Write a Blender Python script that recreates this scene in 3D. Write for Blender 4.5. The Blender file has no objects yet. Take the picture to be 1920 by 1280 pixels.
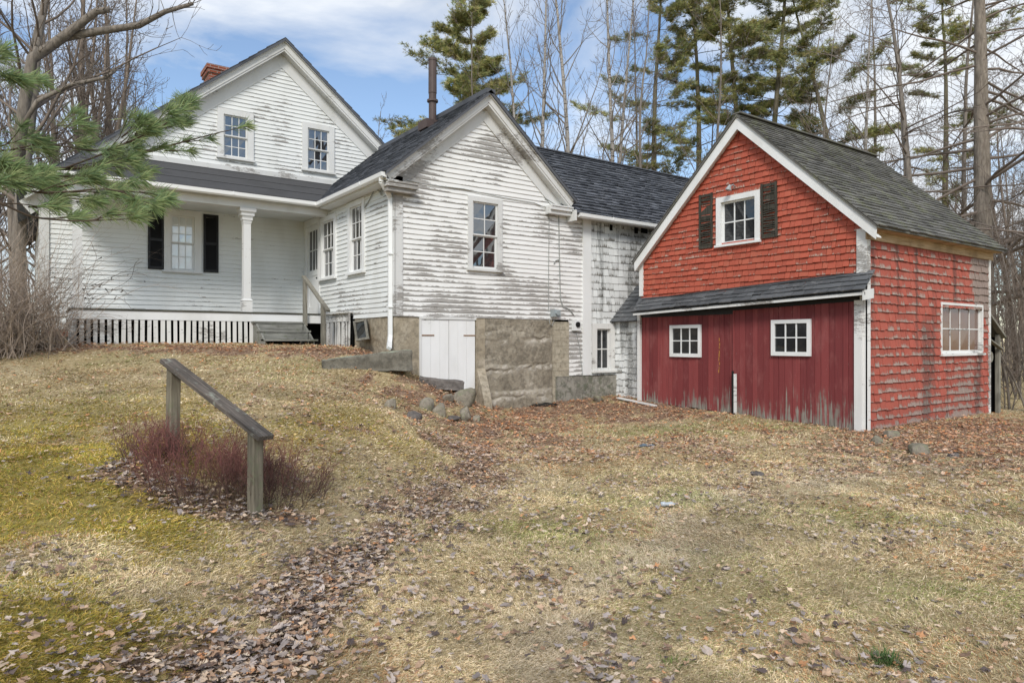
import bpy, bmesh, math, random
import numpy as np
from mathutils import Vector

# ------------------------------------------------------------------ camera, world, sun, exposure
S = bpy.context.scene
COL = S.collection
CAMZ = 1.6
YAW = math.atan2(0.5816, 0.8134)
cam_d = bpy.data.cameras.new('camera'); cam = bpy.data.objects.new('camera', cam_d); COL.objects.link(cam)
cam.location = (0, 0, CAMZ); cam.rotation_euler = (math.pi/2, 0, -YAW)
cam_d.lens = 24; cam_d.sensor_width = 36; cam_d.clip_start = 0.05; cam_d.clip_end = 2000
S.camera = cam
S.view_settings.view_transform = 'Standard'; S.view_settings.look = 'None'
S.view_settings.gamma = 1; S.view_settings.exposure = 0.62
S.cycles.max_bounces = 6; S.cycles.transparent_max_bounces = 8
try: S.cycles.use_denoising = True
except Exception: pass

SUN_EL, SUN_AZ = math.radians(40), math.radians(222)      # azimuth clockwise from +Y
W = bpy.data.worlds.new('World'); S.world = W; W.use_nodes = True
wn = W.node_tree; wn.nodes.clear()
def wnode(t, **k):
    n = wn.nodes.new(t)
    for a, b in k.items(): setattr(n, a, b)
    return n
wo = wnode('ShaderNodeOutputWorld'); wb = wnode('ShaderNodeBackground'); wb.inputs['Strength'].default_value = 0.115
sky = wnode('ShaderNodeTexSky', sky_type='NISHITA', sun_disc=False, sun_elevation=SUN_EL, sun_rotation=SUN_AZ)
sky.air_density = 1.0; sky.dust_density = 0.15; sky.ozone_density = 1.6
tc = wnode('ShaderNodeTexCoord'); sep = wnode('ShaderNodeSeparateXYZ'); wn.links.new(tc.outputs['Generated'], sep.inputs[0])
def wmath(op, a, b=None, clamp=False):
    n = wnode('ShaderNodeMath', operation=op, use_clamp=clamp)
    for i, v in enumerate((a, b)):
        if v is None: continue
        if isinstance(v, (int, float)): n.inputs[i].default_value = v
        else: wn.links.new(v, n.inputs[i])
    return n.outputs[0]
den = wmath('ADD', wmath('MAXIMUM', sep.outputs[2], 0.0), 0.22)
cmb = wnode('ShaderNodeCombineXYZ')
wn.links.new(wmath('DIVIDE', sep.outputs[0], den), cmb.inputs[0]); wn.links.new(wmath('DIVIDE', sep.outputs[1], den), cmb.inputs[1])
cmb.inputs[2].default_value = 4.3
cn = wnode('ShaderNodeTexNoise'); cn.inputs['Scale'].default_value = 1.25; cn.inputs['Detail'].default_value = 9; cn.inputs['Roughness'].default_value = 0.55
cn.inputs['Distortion'].default_value = 0.25
wn.links.new(cmb.outputs[0], cn.inputs['Vector'])
cr = wnode('ShaderNodeValToRGB'); cr.color_ramp.elements[0].position = 0.41; cr.color_ramp.elements[1].position = 0.56
wn.links.new(cn.outputs['Fac'], cr.inputs[0])
cn2 = wnode('ShaderNodeTexNoise'); cn2.inputs['Scale'].default_value = 3.2; cn2.inputs['Detail'].default_value = 6
wn.links.new(cmb.outputs[0], cn2.inputs['Vector'])
cc = wnode('ShaderNodeValToRGB'); e = cc.color_ramp.elements
e[0].position = 0.3; e[0].color = (4.1, 4.4, 4.8, 1); e[1].position = 0.65; e[1].color = (6.0, 6.15, 6.3, 1)
wn.links.new(cn2.outputs['Fac'], cc.inputs[0])
# clear sky a little paler, as through thin high cloud
sm = wnode('ShaderNodeMix', data_type='RGBA'); sm.inputs[0].default_value = 0.93
wn.links.new(sky.outputs[0], sm.inputs[6]); wn.links.new(cc.outputs[0], sm.inputs[7])
wn.links.new(wmath('ADD', wmath('MULTIPLY', cr.outputs[0], 0.92), 0.03), sm.inputs[0])
wn.links.new(sm.outputs[2], wb.inputs['Color']); wn.links.new(wb.outputs[0], wo.inputs[0])

sl = bpy.data.lights.new('sun', 'SUN'); sl.energy = 1.9; sl.angle = math.radians(16); sl.color = (1, 0.95, 0.88)
so = bpy.data.objects.new('sun', sl); COL.objects.link(so)
sdir = Vector((math.sin(SUN_AZ)*math.cos(SUN_EL), math.cos(SUN_AZ)*math.cos(SUN_EL), math.sin(SUN_EL)))
so.rotation_euler = sdir.to_track_quat('Z', 'Y').to_euler()
so.location = (-12, -14, 30)

# ------------------------------------------------------------------ measuring: photograph pixel (1920x1280) on a plane of the place
FX, FY = 0.5816, 0.8134
def ray(px, py):
    t = (px-960)/1280.; h = (640-py)/1280.
    return FX+FY*t, FY-FX*t, h
def onX(px, py, X):
    a, b, h = ray(px, py); d = X/a
    return np.array((X, b*d, CAMZ+h*d))
def onY(px, py, Y):
    a, b, h = ray(px, py); d = Y/b
    return np.array((a*d, Y, CAMZ+h*d))
def onD(px, py, d):
    a, b, h = ray(px, py)
    return np.array((a*d, b*d, CAMZ+h*d))

# ------------------------------------------------------------------ numpy noise
def _hash(ix, iy, iz, s):
    n = (ix*374761393 + iy*668265263 + iz*2147483647 + s*974634531) & 0xffffffff
    n = ((n ^ (n >> 13))*1274126177) & 0xffffffff
    return ((n ^ (n >> 16)) & 0xffff)/65535.
def vnoise(P, s=0):
    P = np.asarray(P, float); i = np.floor(P).astype(np.int64); f = P-i; f = f*f*(3-2*f)
    r = 0
    for dx in (0, 1):
        for dy in (0, 1):
            for dz in (0, 1):
                w = (f[:, 0] if dx else 1-f[:, 0])*(f[:, 1] if dy else 1-f[:, 1])*(f[:, 2] if dz else 1-f[:, 2])
                r = r+w*_hash(i[:, 0]+dx, i[:, 1]+dy, i[:, 2]+dz, s)
    return r
def fbm(P, s=0, oct=4):
    P = np.asarray(P, float); r = 0; a = .5
    for k in range(oct): r = r+a*vnoise(P*(2**k), s+k*17); a *= .5
    return r/(1-.5**oct)
def fbm2(x, y, sc, s=0, oct=4):
    return fbm(np.stack([np.asarray(x)*sc, np.asarray(y)*sc, np.zeros(len(x))+.37], 1), s, oct)
def sstep(a, b, x):
    t = np.clip((np.asarray(x, float)-a)/(b-a), 0, 1); return t*t*(3-2*t)

# ------------------------------------------------------------------ mesh builder
Z = np.array((0., 0., 1.))
def nrm(v):
    v = np.asarray(v, float); return v/max(np.linalg.norm(v), 1e-9)
class MB:
    def __init__(s): s.V = []; s.A = []; s.F = []; s.n = 0
    def add(s, V, faces, mat=0, A=(0.5, 0.5, 0.5)):
        V = np.asarray(V, float).reshape(-1, 3); k = len(V)
        A = np.asarray(A, float)
        if A.ndim == 1: A = np.tile(A, (k, 1))
        s.V.append(V); s.A.append(A)
        F = np.asarray(faces, np.int64)+s.n
        s.F.append((F, mat)); s.n += k
    def frame_box(s, o, ux, uy, uz, mat=0, A=(0.5, .5, .5)):     # o = corner, ux,uy,uz edge vectors
        o, ux, uy, uz = map(lambda v: np.asarray(v, float), (o, ux, uy, uz))
        V = [o, o+ux, o+ux+uy, o+uy, o+uz, o+ux+uz, o+ux+uy+uz, o+uy+uz]
        s.add(V, [(0, 3, 2, 1), (4, 5, 6, 7), (0, 1, 5, 4), (1, 2, 6, 5), (2, 3, 7, 6), (3, 0, 4, 7)], mat, A)
    def box(s, x0, x1, y0, y1, z0, z1, mat=0, A=(.5, .5, .5)):
        s.frame_box((x0, y0, z0), (x1-x0, 0, 0), (0, y1-y0, 0), (0, 0, z1-z0), mat, A)
    def beam(s, p0, p1, w, h, up=Z, mat=0, A=(.5, .5, .5), nseg=1, jit=0, rng=None):
        p0 = np.asarray(p0, float); p1 = np.asarray(p1, float); d = nrm(p1-p0)
        sd = nrm(np.cross(d, up)); u = np.cross(sd, d)
        o = p0-sd*w/2-u*h/2
        s.frame_box(o, p1-p0, sd*w, u*h, mat, A)
    def quad(s, a, b, c, d, mat=0, A=(.5, .5, .5)): s.add([a, b, c, d], [(0, 1, 2, 3)], mat, A)
    def prism(s, poly, ext, mat=0, A=(.5, .5, .5)):
        poly = np.asarray(poly, float); n = len(poly); ext = np.asarray(ext, float)
        c0 = poly.mean(0)
        V = np.vstack([poly, poly+ext, c0[None], (c0+ext)[None]])
        q = [(i, (i+1) % n, n+(i+1) % n, n+i) for i in range(n)]
        s.add(V, q, mat, A)
        s.F[-1:] = [(s.F[-1][0], mat)]
        b = s.n-len(V)
        t = [(b+2*n, b+(i+1) % n, b+i) for i in range(n)]+[(b+2*n+1, b+n+i, b+n+(i+1) % n) for i in range(n)]
        s.F.append((np.asarray(t, np.int64), mat))
    def tube(s, P, R, n=8, mat=0, A=(.5, .5, .5), cap=True):
        P = np.asarray(P, float); R = np.broadcast_to(np.asarray(R, float), (len(P),)); k = len(P)
        T = np.gradient(P, axis=0); T /= np.maximum(np.linalg.norm(T, axis=1, keepdims=True), 1e-9)
        ref = np.array((0, 0, 1.)) if abs(T[0, 2]) < .9 else np.array((1., 0, 0))
        a = nrm(np.cross(T[0], ref)); V = []; th = np.arange(n)*2*math.pi/n
        for i in range(k):
            a = nrm(a-T[i]*a.dot(T[i])); b = np.cross(T[i], a)
            V.append(P[i]+R[i]*(np.cos(th)[:, None]*a+np.sin(th)[:, None]*b))
        V = np.vstack(V); j = np.arange(n); jn = (j+1) % n
        F = np.vstack([np.stack([i*n+j, i*n+jn, (i+1)*n+jn, (i+1)*n+j], 1) for i in range(k-1)])
        if cap:
            V = np.vstack([V, P[:1], P[-1:]]); base = s.n
            s.add(V, F, mat, A)
            t = np.vstack([np.stack([np.full(n, k*n), jn, j], 1), np.stack([np.full(n, k*n+1), (k-1)*n+j, (k-1)*n+jn], 1)])
            s.F.append((t+base, mat))
        else: s.add(V, F, mat, A)
    def segs(s, P0, P1, R0, R1, n=3, mat=0, A=(.5, .5, .5)):
        P0 = np.asarray(P0, float); P1 = np.asarray(P1, float); m = len(P0)
        if m == 0: return
        R0 = np.asarray(R0, float)[:, None]; R1 = np.asarray(R1, float)[:, None]
        T = P1-P0; T /= np.maximum(np.linalg.norm(T, axis=1, keepdims=True), 1e-9)
        ref = np.where(np.abs(T[:, 2:3]) < .9, np.array([[0, 0, 1.]]), np.array([[1., 0, 0]]))
        a = np.cross(T, ref); a /= np.linalg.norm(a, axis=1, keepdims=True); b = np.cross(T, a)
        V = np.empty((m, 2*n, 3))
        for j in range(n):
            c, q = math.cos(2*math.pi*j/n), math.sin(2*math.pi*j/n)
            o = c*a+q*b
            V[:, j] = P0+o*R0; V[:, n+j] = P1+o*R1
        j = np.arange(n); f = np.stack([j, (j+1) % n, n+(j+1) % n, n+j], 1)
        F = (f[None]+(np.arange(m)*2*n)[:, None, None]).reshape(-1, 4)
        AA = np.asarray(A, float)
        if AA.ndim == 2: AA = np.repeat(AA, 2*n, 0)
        s.add(V.reshape(-1, 3), F, mat, AA)
    def build(s, name, mats, parent=None, smooth=False, origin=None):
        V = np.vstack(s.V); A = np.vstack(s.A)
        off = np.zeros(3)
        if parent is not None:
            q = parent
            while q is not None: off = off+np.array(q.location); q = q.parent
        if origin is not None: off = np.asarray(origin, float)
        V = V-off
        me = bpy.data.meshes.new(name)
        li = []; ls = []; mi = []; tot = 0
        for F, m in s.F:
            k = F.shape[1]; li.append(F.ravel()); ls.append(np.full(len(F), k)); mi.append(np.full(len(F), m))
        li = np.concatenate(li); lt = np.concatenate(ls); mi = np.concatenate(mi); st = np.concatenate([[0], np.cumsum(lt)[:-1]])
        me.vertices.add(len(V)); me.vertices.foreach_set('co', V.astype(np.float32).ravel())
        me.loops.add(len(li)); me.loops.foreach_set('vertex_index', li.astype(np.int32))
        me.polygons.add(len(lt)); me.polygons.foreach_set('loop_start', st.astype(np.int32)); me.polygons.foreach_set('loop_total', lt.astype(np.int32))
        me.polygons.foreach_set('material_index', mi.astype(np.int32))
        me.polygons.foreach_set('use_smooth', np.full(len(lt), bool(smooth)))
        at = me.attributes.new('A', 'FLOAT_COLOR', 'POINT')
        at.data.foreach_set('color', np.hstack([A, np.ones((len(A), 1))]).astype(np.float32).ravel())
        me.update(); me.validate()
        for m in (mats if isinstance(mats, (list, tuple)) else [mats]): me.materials.append(m)
        o = bpy.data.objects.new(name, me); COL.objects.link(o)
        if parent is not None: o.parent = parent
        if origin is not None: o.location = tuple(origin)
        return o
def tag(o, label=None, cat=None, group=None, kind=None):
    if label: o['label'] = label
    if cat: o['category'] = cat
    if group: o['group'] = group
    if kind: o['kind'] = kind
    return o
def thing(name, label, cat, loc, group=None):
    o = bpy.data.objects.new(name, None); COL.objects.link(o); o.location = tuple(float(v) for v in loc); o.empty_display_size = .2
    return tag(o, label, cat, group)
class Fr:                                   # a wall or roof plane: a along it, b up it, c out of it
    def __init__(s, o, u, n, up=Z): s.o = np.asarray(o, float); s.u = nrm(u); s.n = nrm(n); s.up = nrm(up)
    def __call__(s, a, b, c=0.): return s.o+s.u*a+s.up*b+s.n*c
    def box(s, m, a0, a1, b0, b1, c0, c1, mat=0, A=(.5, .5, .5)):
        m.frame_box(s(a0, b0, c0), s.u*(a1-a0), s.up*(b1-b0), s.n*(c1-c0), mat, A)
    def quad(s, m, a0, a1, b0, b1, c, mat=0, A=(.5, .5, .5)):
        m.quad(s(a0, b0, c), s(a1, b0, c), s(a1, b1, c), s(a0, b1, c), mat, A)
    def beam(s, m, p, q, w, c0, c1, mat=0, A=(.5, .5, .5)):       # slanted board in the plane; p,q = (a,b) of its centre line
        P = s(p[0], p[1], (c0+c1)/2); Q = s(q[0], q[1], (c0+c1)/2)
        d = nrm(Q-P); sd = np.cross(s.n, d)
        m.frame_box(P-sd*w/2-s.n*(c1-c0)/2, Q-P, sd*w, s.n*(c1-c0), mat, A)

# ------------------------------------------------------------------ materials
class G:
    def __init__(s, name):
        s.m = bpy.data.materials.new(name); s.m.use_nodes = True; s.t = s.m.node_tree; s.t.nodes.clear()
        s.out = s.node('ShaderNodeOutputMaterial'); s.p = s.node('ShaderNodeBsdfPrincipled')
        s.t.links.new(s.p.outputs[0], s.out.inputs[0])
        s.geo = s.node('ShaderNodeNewGeometry'); s._obj = None
    def node(s, t, **k):
        n = s.t.nodes.new(t)
        for a, b in k.items(): setattr(n, a, b)
        return n
    def put(s, v, sock):
        if isinstance(v, (int, float)): sock.default_value = v
        elif isinstance(v, tuple): sock.default_value = v if len(v) == len(sock.default_value) else tuple(v)+(1,)
        else: s.t.links.new(v, sock)
    @property
    def pos(s): return s.geo.outputs['Position']
    @property
    def obj(s):
        if s._obj is None: s._obj = s.node('ShaderNodeTexCoord').outputs['Object']
        return s._obj
    def scale(s, v, sx, sy, sz, off=(0, 0, 0)):
        n = s.node('ShaderNodeMapping'); s.put(v, n.inputs[0]); n.inputs['Scale'].default_value = (sx, sy, sz); n.inputs['Location'].default_value = off
        return n.outputs[0]
    def noise(s, v, sc, det=4, ro=.55, dist=0):
        n = s.node('ShaderNodeTexNoise'); s.put(v, n.inputs['Vector']); n.inputs['Scale'].default_value = sc
        n.inputs['Detail'].default_value = det; n.inputs['Roughness'].default_value = ro; n.inputs['Distortion'].default_value = dist
        return n.outputs['Fac']
    def math(s, op, a, b=None, c=None, clamp=False):
        n = s.node('ShaderNodeMath', operation=op, use_clamp=clamp)
        for i, v in enumerate((a, b, c)):
            if v is not None: s.put(v, n.inputs[i])
        return n.outputs[0]
    def step(s, v, a, b):
        n = s.node('ShaderNodeMapRange', interpolation_type='SMOOTHSTEP'); s.put(v, n.inputs[0]); n.inputs[1].default_value = a; n.inputs[2].default_value = b
        return n.outputs[0]
    def mix(s, f, a, b, blend='MIX'):
        n = s.node('ShaderNodeMix', data_type='RGBA', blend_type=blend)
        s.put(f, n.inputs[0]); s.put(a, n.inputs[6]); s.put(b, n.inputs[7]); return n.outputs[2]
    def ramp(s, f, stops):
        n = s.node('ShaderNodeValToRGB'); s.put(f, n.inputs[0]); r = n.color_ramp
        while len(r.elements) < len(stops): r.elements.new(.5)
        for e, (p, c) in zip(r.elements, stops): e.position = p; e.color = tuple(c)+(1,)
        return n.outputs[0]
    def attr(s, ch=None):
        if not hasattr(s, '_at'):
            s._at = s.node('ShaderNodeAttribute', attribute_name='A'); s._sp = s.node('ShaderNodeSeparateColor')
            s.t.links.new(s._at.outputs['Color'], s._sp.inputs[0])
        return s._at.outputs['Color'] if ch is None else s._sp.outputs[ch]
    def bump(s, h, st=.3, d=.01):
        n = s.node('ShaderNodeBump'); n.inputs['Strength'].default_value = st; n.inputs['Distance'].default_value = d
        s.put(h, n.inputs['Height']); s.t.links.new(n.outputs[0], s.p.inputs['Normal'])
    def done(s, col, rough=.8, spec=.3, metal=0.):
        s.put(col, s.p.inputs['Base Color']); s.put(rough, s.p.inputs['Roughness']); s.put(spec, s.p.inputs['Specular IOR Level']); s.put(metal, s.p.inputs['Metallic'])
        return s.m

def m_siding(name, thr, paint=(.74, .76, .76), dirt=.35, edge=.16):
    g = G(name); p = g.pos
    big = g.noise(g.scale(p, .5, .5, .9), 1.1, 3)
    st = g.noise(g.scale(p, 4.2, 4.2, 26), 1.6, 8, .70)
    fine = g.noise(g.scale(p, 22, 22, 110), 1.2, 5, .65)
    v = g.math('ADD', g.math('MULTIPLY', st, .42), g.math('MULTIPLY', fine, .24))
    pat = g.step(g.noise(g.scale(p, 1, 1, 1.5), .75, 5, .6), .38, .70)
    v = g.math('ADD', v, g.math('MULTIPLY', g.math('ADD', big, pat), .22))
    v = g.math('ADD', v, g.math('MULTIPLY', g.math('SUBTRACT', 1, g.attr(1)), edge))
    v = g.math('ADD', v, g.math('MULTIPLY', g.math('SUBTRACT', g.attr(0), .5), .07))
    mask = g.step(v, thr, thr+.03)
    wood = g.ramp(g.noise(g.scale(p, 3, 3, 60), 2, 4), [(.3, (.17, .16, .15)), (.7, (.44, .425, .40))])
    d2 = g.noise(g.scale(p, 1, 1, .35), 1.7, 5)
    pc = g.mix(g.math('MULTIPLY', g.step(d2, .45, .75), dirt), paint, (.52, .52, .48))
    pc = g.mix(g.math('MULTIPLY', g.attr(0), .10), pc, (.6, .62, .62))
    col = g.mix(mask, pc, wood)
    g.bump(g.math('SUBTRACT', g.math('MULTIPLY', fine, .3), mask), .35, .004)
    return g.done(col, .62, .3)
def m_shingle(name, paint, worn, thr, dark=(.1, .095, .085), streak=.5, peel_top=.9, bighi=.75, hue=True, spots=()):
    g = G(name); p = g.pos
    rnd, v = g.attr(0), g.attr(1)
    vo = g.node('ShaderNodeVectorMath', operation='ADD'); co = g.node('ShaderNodeCombineXYZ'); g.put(g.math('MULTIPLY', rnd, 37.), co.inputs[2]); g.put(g.math('MULTIPLY', rnd, 11.), co.inputs[0])
    g.put(p, vo.inputs[0]); g.put(co.outputs[0], vo.inputs[1]); pv = vo.outputs[0]
    st = g.noise(g.scale(pv, 55, 55, 2.6), 1.0, 6, .66)
    big = g.math('ADD', g.math('MULTIPLY', g.noise(p, .6, 3), .55), g.math('MULTIPLY', g.noise(p, 3.1, 4), .45))
    fine = g.noise(g.scale(p, 60, 60, 12), 1.5, 3)
    # paint lost in upright streaks from each butt edge
    x = g.math('ADD', g.math('MULTIPLY', st, streak), g.math('MULTIPLY', big, .42))
    x = g.math('SUBTRACT', x, g.math('MULTIPLY', v, peel_top*.34)); dk = None
    if spots:
        sx = g.node('ShaderNodeSeparateXYZ'); g.put(p, sx.inputs[0]); wob = g.math('MULTIPLY', g.math('SUBTRACT', g.noise(p, 1.6, 4), .5), 1.1)
        for (x0, hw, z0, z1, bare, wet) in spots:   # weather-stripped areas and old water stains on this wall
            q = g.math('SUBTRACT', 1, g.math('ABSOLUTE', g.math('DIVIDE', g.math('ADD', g.math('SUBTRACT', sx.outputs[0], x0), wob if hw > .4 else g.math('MULTIPLY', wob, .3)), hw)), clamp=True)
            q = g.math('MULTIPLY', g.step(q, 0, .6), g.math('MULTIPLY', g.step(g.math('ADD', sx.outputs[2], wob), z0-.3, z0+.3), g.math('SUBTRACT', 1, g.step(g.math('ADD', sx.outputs[2], wob), z1-.3, z1+.3))))
            x = g.math('ADD', x, g.math('MULTIPLY', q, bare)); d = g.math('MULTIPLY', q, wet); dk = d if dk is None else g.math('MAXIMUM', dk, d)
    x = g.math('ADD', x, g.math('MULTIPLY', g.math('SUBTRACT', rnd, .5), .2))
    mask = g.step(x, thr, thr+.06)
    pc = g.mix(g.math('MULTIPLY', rnd, .75), paint, tuple(c*.62 for c in paint))
    if hue: pc = g.mix(g.math('MULTIPLY', g.step(g.math('FRACT', g.math('MULTIPLY', rnd, 7.3)), .7, .95), .35), pc, (paint[0]*1.05, paint[1]*1.5, paint[2]*1.5))
    pc = g.mix(g.math('MULTIPLY', fine, .25), pc, tuple(min(1, c*1.35+.02) for c in paint))
    wc = g.mix(g.noise(g.scale(p, 30, 30, 3), 1, 3), worn, tuple(c*.5 for c in worn))
    col = g.mix(mask, pc, wc)
    stain = g.step(g.noise(g.scale(p, 2.2, 2.2, .22), 1.2, 4), bighi-.14, bighi)
    stain = g.math('MULTIPLY', stain, g.step(fine, .2, .6))
    if dk is not None: stain = g.math('MAXIMUM', stain, g.math('MULTIPLY', dk, g.step(g.math('ADD', fine, g.math('MULTIPLY', st, .5)), .45, .85)))
    col = g.mix(g.math('MULTIPLY', stain, .8), col, dark)
    g.bump(g.math('SUBTRACT', st, mask), .4, .006)
    return g.done(col, .75, .25)
def m_roof(name, c0, c1, lichen=None, la=.6):
    g = G(name); p = g.pos
    gr = g.noise(p, 160, 2)
    col = g.ramp(g.attr(0), [(.0, c0), (1, c1)])
    col = g.mix(g.math('MULTIPLY', gr, .35), col, tuple(min(1, c*2.0) for c in c1))
    w = g.noise(p, 1.3, 5)
    col = g.mix(g.math('MULTIPLY', g.step(w, .5, .75), .45), col, tuple(c*.6 for c in c0))
    if lichen:
        l = g.math('MULTIPLY', g.step(g.noise(p, 2.2, 8, .7), la-.08, la+.06), g.step(g.noise(p, 22, 4, .65), .4, .58))
        col = g.mix(g.math('MULTIPLY', l, .8), col, lichen)
    g.bump(gr, .25, .004)
    return g.done(col, .85, .25)
def m_wood(name, c0, c1, axis=2, rough=.8, lich=None, sc=1.0, attr=False):
    g = G(name); p = g.attr() if attr else g.obj
    s = [26*sc]*3; s[axis] = 1.6*sc
    st = g.noise(g.scale(p, *s), 1.5, 5, .6); w = g.noise(p, 2.3, 4)
    col = g.ramp(st, [(.32, c0), (.68, c1)])
    col = g.mix(g.math('MULTIPLY', g.step(w, .45, .7), .5), col, tuple(c*.6 for c in c0))
    if lich: col = g.mix(g.math('MULTIPLY', g.step(g.noise(p, 9, 6, .7), .55, .68), .7), col, lich)
    g.bump(st, .45, .006)
    return g.done(col, rough, .25)
def m_flat(name, c, rough=.6, spec=.3, var=.25, sc=3., metal=0., bump=0):
    g = G(name); n = g.noise(g.pos, sc, 5); n2 = g.noise(g.pos, sc*14, 3)
    col = g.mix(g.math('MULTIPLY', g.step(n, .35, .7), var), c, tuple(x*.5 for x in c))
    col = g.mix(g.math('MULTIPLY', n2, var*.5), col, tuple(min(1, x*1.4) for x in c))
    if bump: g.bump(n2, bump, .01)
    return g.done(col, rough, spec, metal)
def m_glass(name, c=(.012, .014, .016), rough=.03, ior=1.5):
    g = G(name); g.bump(g.noise(g.pos, 2.6, 2), .10, .03); g.p.inputs['IOR'].default_value = ior
    w = g.noise(g.pos, 1.8, 3)
    return g.done(g.mix(g.math('MULTIPLY', w, .6), c, tuple(x*2.2 for x in c)), rough, .9)
def m_attr(name, rough=.75, spec=.2, trans=0, hue=None):
    g = G(name); c = g.attr()
    if trans:
        d = g.node('ShaderNodeBsdfTranslucent'); g.put(c, d.inputs[0]); mx = g.node('ShaderNodeMixShader'); mx.inputs[0].default_value = trans
        g.t.links.new(g.p.outputs[0], mx.inputs[1]); g.t.links.new(d.outputs[0], mx.inputs[2]); g.t.links.new(mx.outputs[0], g.out.inputs[0])
    return g.done(c, rough, spec)
def m_bark(name, c0, c1, moss=None, birch=False):
    g = G(name); p = g.obj
    st = g.noise(g.scale(p, 9, 9, 1.6), 1.6, 6, .65); w = g.noise(p, .8, 4)
    col = g.ramp(st, [(.3, c0), (.7, c1)])
    if birch:
        b = g.step(g.noise(g.scale(p, 3, 3, 14), 1.2, 4), .56, .62); col = g.mix(b, col, (.05, .045, .04))
    if moss: col = g.mix(g.math('MULTIPLY', g.step(w, .45, .65), .6), col, moss)
    g.bump(st, .6, .03)
    return g.done(col, .9, .15)

M = {}
M['siding_worn'] = m_siding('peeling clapboard paint', .752, (.755, .755, .74), .22, .27)
M['siding'] = m_siding('clapboard paint', .775, (.735, .755, .745), .4, .2)
M['siding_gable'] = m_siding('gable clapboard paint', .755, (.725, .74, .73), .38, .22)
M['siding_porch'] = m_siding('porch clapboard paint', .80, (.76, .785, .775), .3)
M['trim'] = m_siding('white trim paint', .735, (.74, .75, .745), .4, 0)
M['trim_worn'] = m_siding('worn trim paint', .635, (.66, .665, .655), .6, 0)
M['trim_rake'] = m_siding('weathered rake paint', .595, (.64, .645, .635), .6, 0)
M['trim_bare'] = m_siding('nearly bare trim', .575, (.62, .625, .615), .6, 0)
M['trim_flaking'] = m_siding('flaking skirt paint', .65, (.70, .70, .68), .4, .05)
M['gutter'] = m_flat('white gutter', (.80, .81, .80), .35, .5, .12, 1.2)
M['shingle_white'] = m_shingle('white shingle paint', (.72, .74, .73), (.27, .26, .235), .50, (.07, .07, .062), .6, .75, .63, False, ((13.6, 1.0, 2.3, 4.7, .10, .8), (12.9, .25, .4, 2.4, .1, .6)))
M['shingle_red'] = m_shingle('red shingle paint', (.41, .095, .058), (.54, .38, .31), .515, (.10, .04, .03), .55, .7, .9)
M['shingle_red_side'] = m_shingle('worn red shingle paint', (.375, .092, .063), (.46, .35, .30), .465, (.05, .042, .036), .6, 1.0, .70, True, ((14.55, .3, -.5, 2.0, .08, .85), (17.2, .75, 2.1, 4, .35, .45), (16.5, 1.0, -.6, 1.0, .14, .35), (16.9, .18, -.4, 1.1, .0, .9), (14.2, 2.6, -.9, .35, .10, .3)))
M['roof_slate'] = m_roof('dark asphalt shingle', (.026, .029, .036), (.115, .122, .138), (.2, .2, .19), .66)
M['roof_barn'] = m_roof('weathered grey shingle', (.050, .049, .045), (.145, .141, .13), (.17, .18, .10), .56)
M['roof_pent'] = m_roof('pent roof shingle', (.04, .043, .047), (.10, .105, .11), (.2, .2, .2), .6)
M['roof_porch'] = m_roof('rolled roofing', (.05, .05, .052), (.066, .066, .068))
M['shutter_black'] = m_flat('black shutter paint', (.012, .012, .014), .5, .35, .3)
M['shutter_old'] = m_wood('old shutter wood', (.022, .021, .016), (.085, .078, .062), 2, .8)
M['weathered'] = m_wood('weathered grey timber', (.13, .122, .10), (.31, .295, .25), 2, .85)
M['weathered_dark'] = m_wood('dark weathered timber', (.055, .045, .038), (.165, .135, .115), 0, .8, (.33, .35, .29))
M['rail_wood'] = m_wood('dark handrail timber', (.05, .043, .037), (.19, .16, .135), 0, .8, (.33, .35, .29), 1.6, True)
M['post_wood'] = m_wood('weathered post timber', (.12, .105, .075), (.30, .265, .20), 2, .85, (.17, .18, .11))
M['step_wood'] = m_wood('weathered step timber', (.13, .13, .115), (.31, .31, .285), 0, .85, (.10, .13, .06))
M['tan_wood'] = m_wood('bare pine board', (.30, .20, .10), (.55, .42, .27), 0, .8)
M['deck_edge'] = m_wood('mossy deck edge', (.04, .038, .03), (.12, .115, .085), 0, .9)
M['glass'] = m_glass('window glass')
M['glass_house'] = m_glass('old house glass', (.02, .022, .024), .02, 2.0)
M['glass_curtain_sky'] = m_glass('curtained sky-pale glass', (.50, .53, .53), .03, 2.0)  # pale base colour stands for the sky's reflection as well as the curtain
M['glass_brown'] = m_glass('dusty window glass', (.09, .04, .026), .12)
M['curtain'] = m_flat('net curtain', (.62, .66, .66), .7, .2, .25, 2.2)
M['void'] = m_flat('unlit space black', (.008, .008, .008), .9, .05, .1)  # near-black colour stands in for the shade of unlit spaces
M['metal_grey'] = m_flat('grey meter box', (.30, .34, .35), .45, .5, .15)
M['black'] = m_flat('black rubber', (.012, .012, .012), .5, .4, .2)
M['rust_pipe'] = m_flat('rusted stovepipe', (.085, .06, .055), .6, .4, .5, 5)
M['hinge'] = m_flat('rusty hinge', (.24, .13, .06), .7, .3, .5, 20)
M['cable'] = m_flat('cable sheath', (.30, .31, .30), .6, .3, .2)
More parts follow.
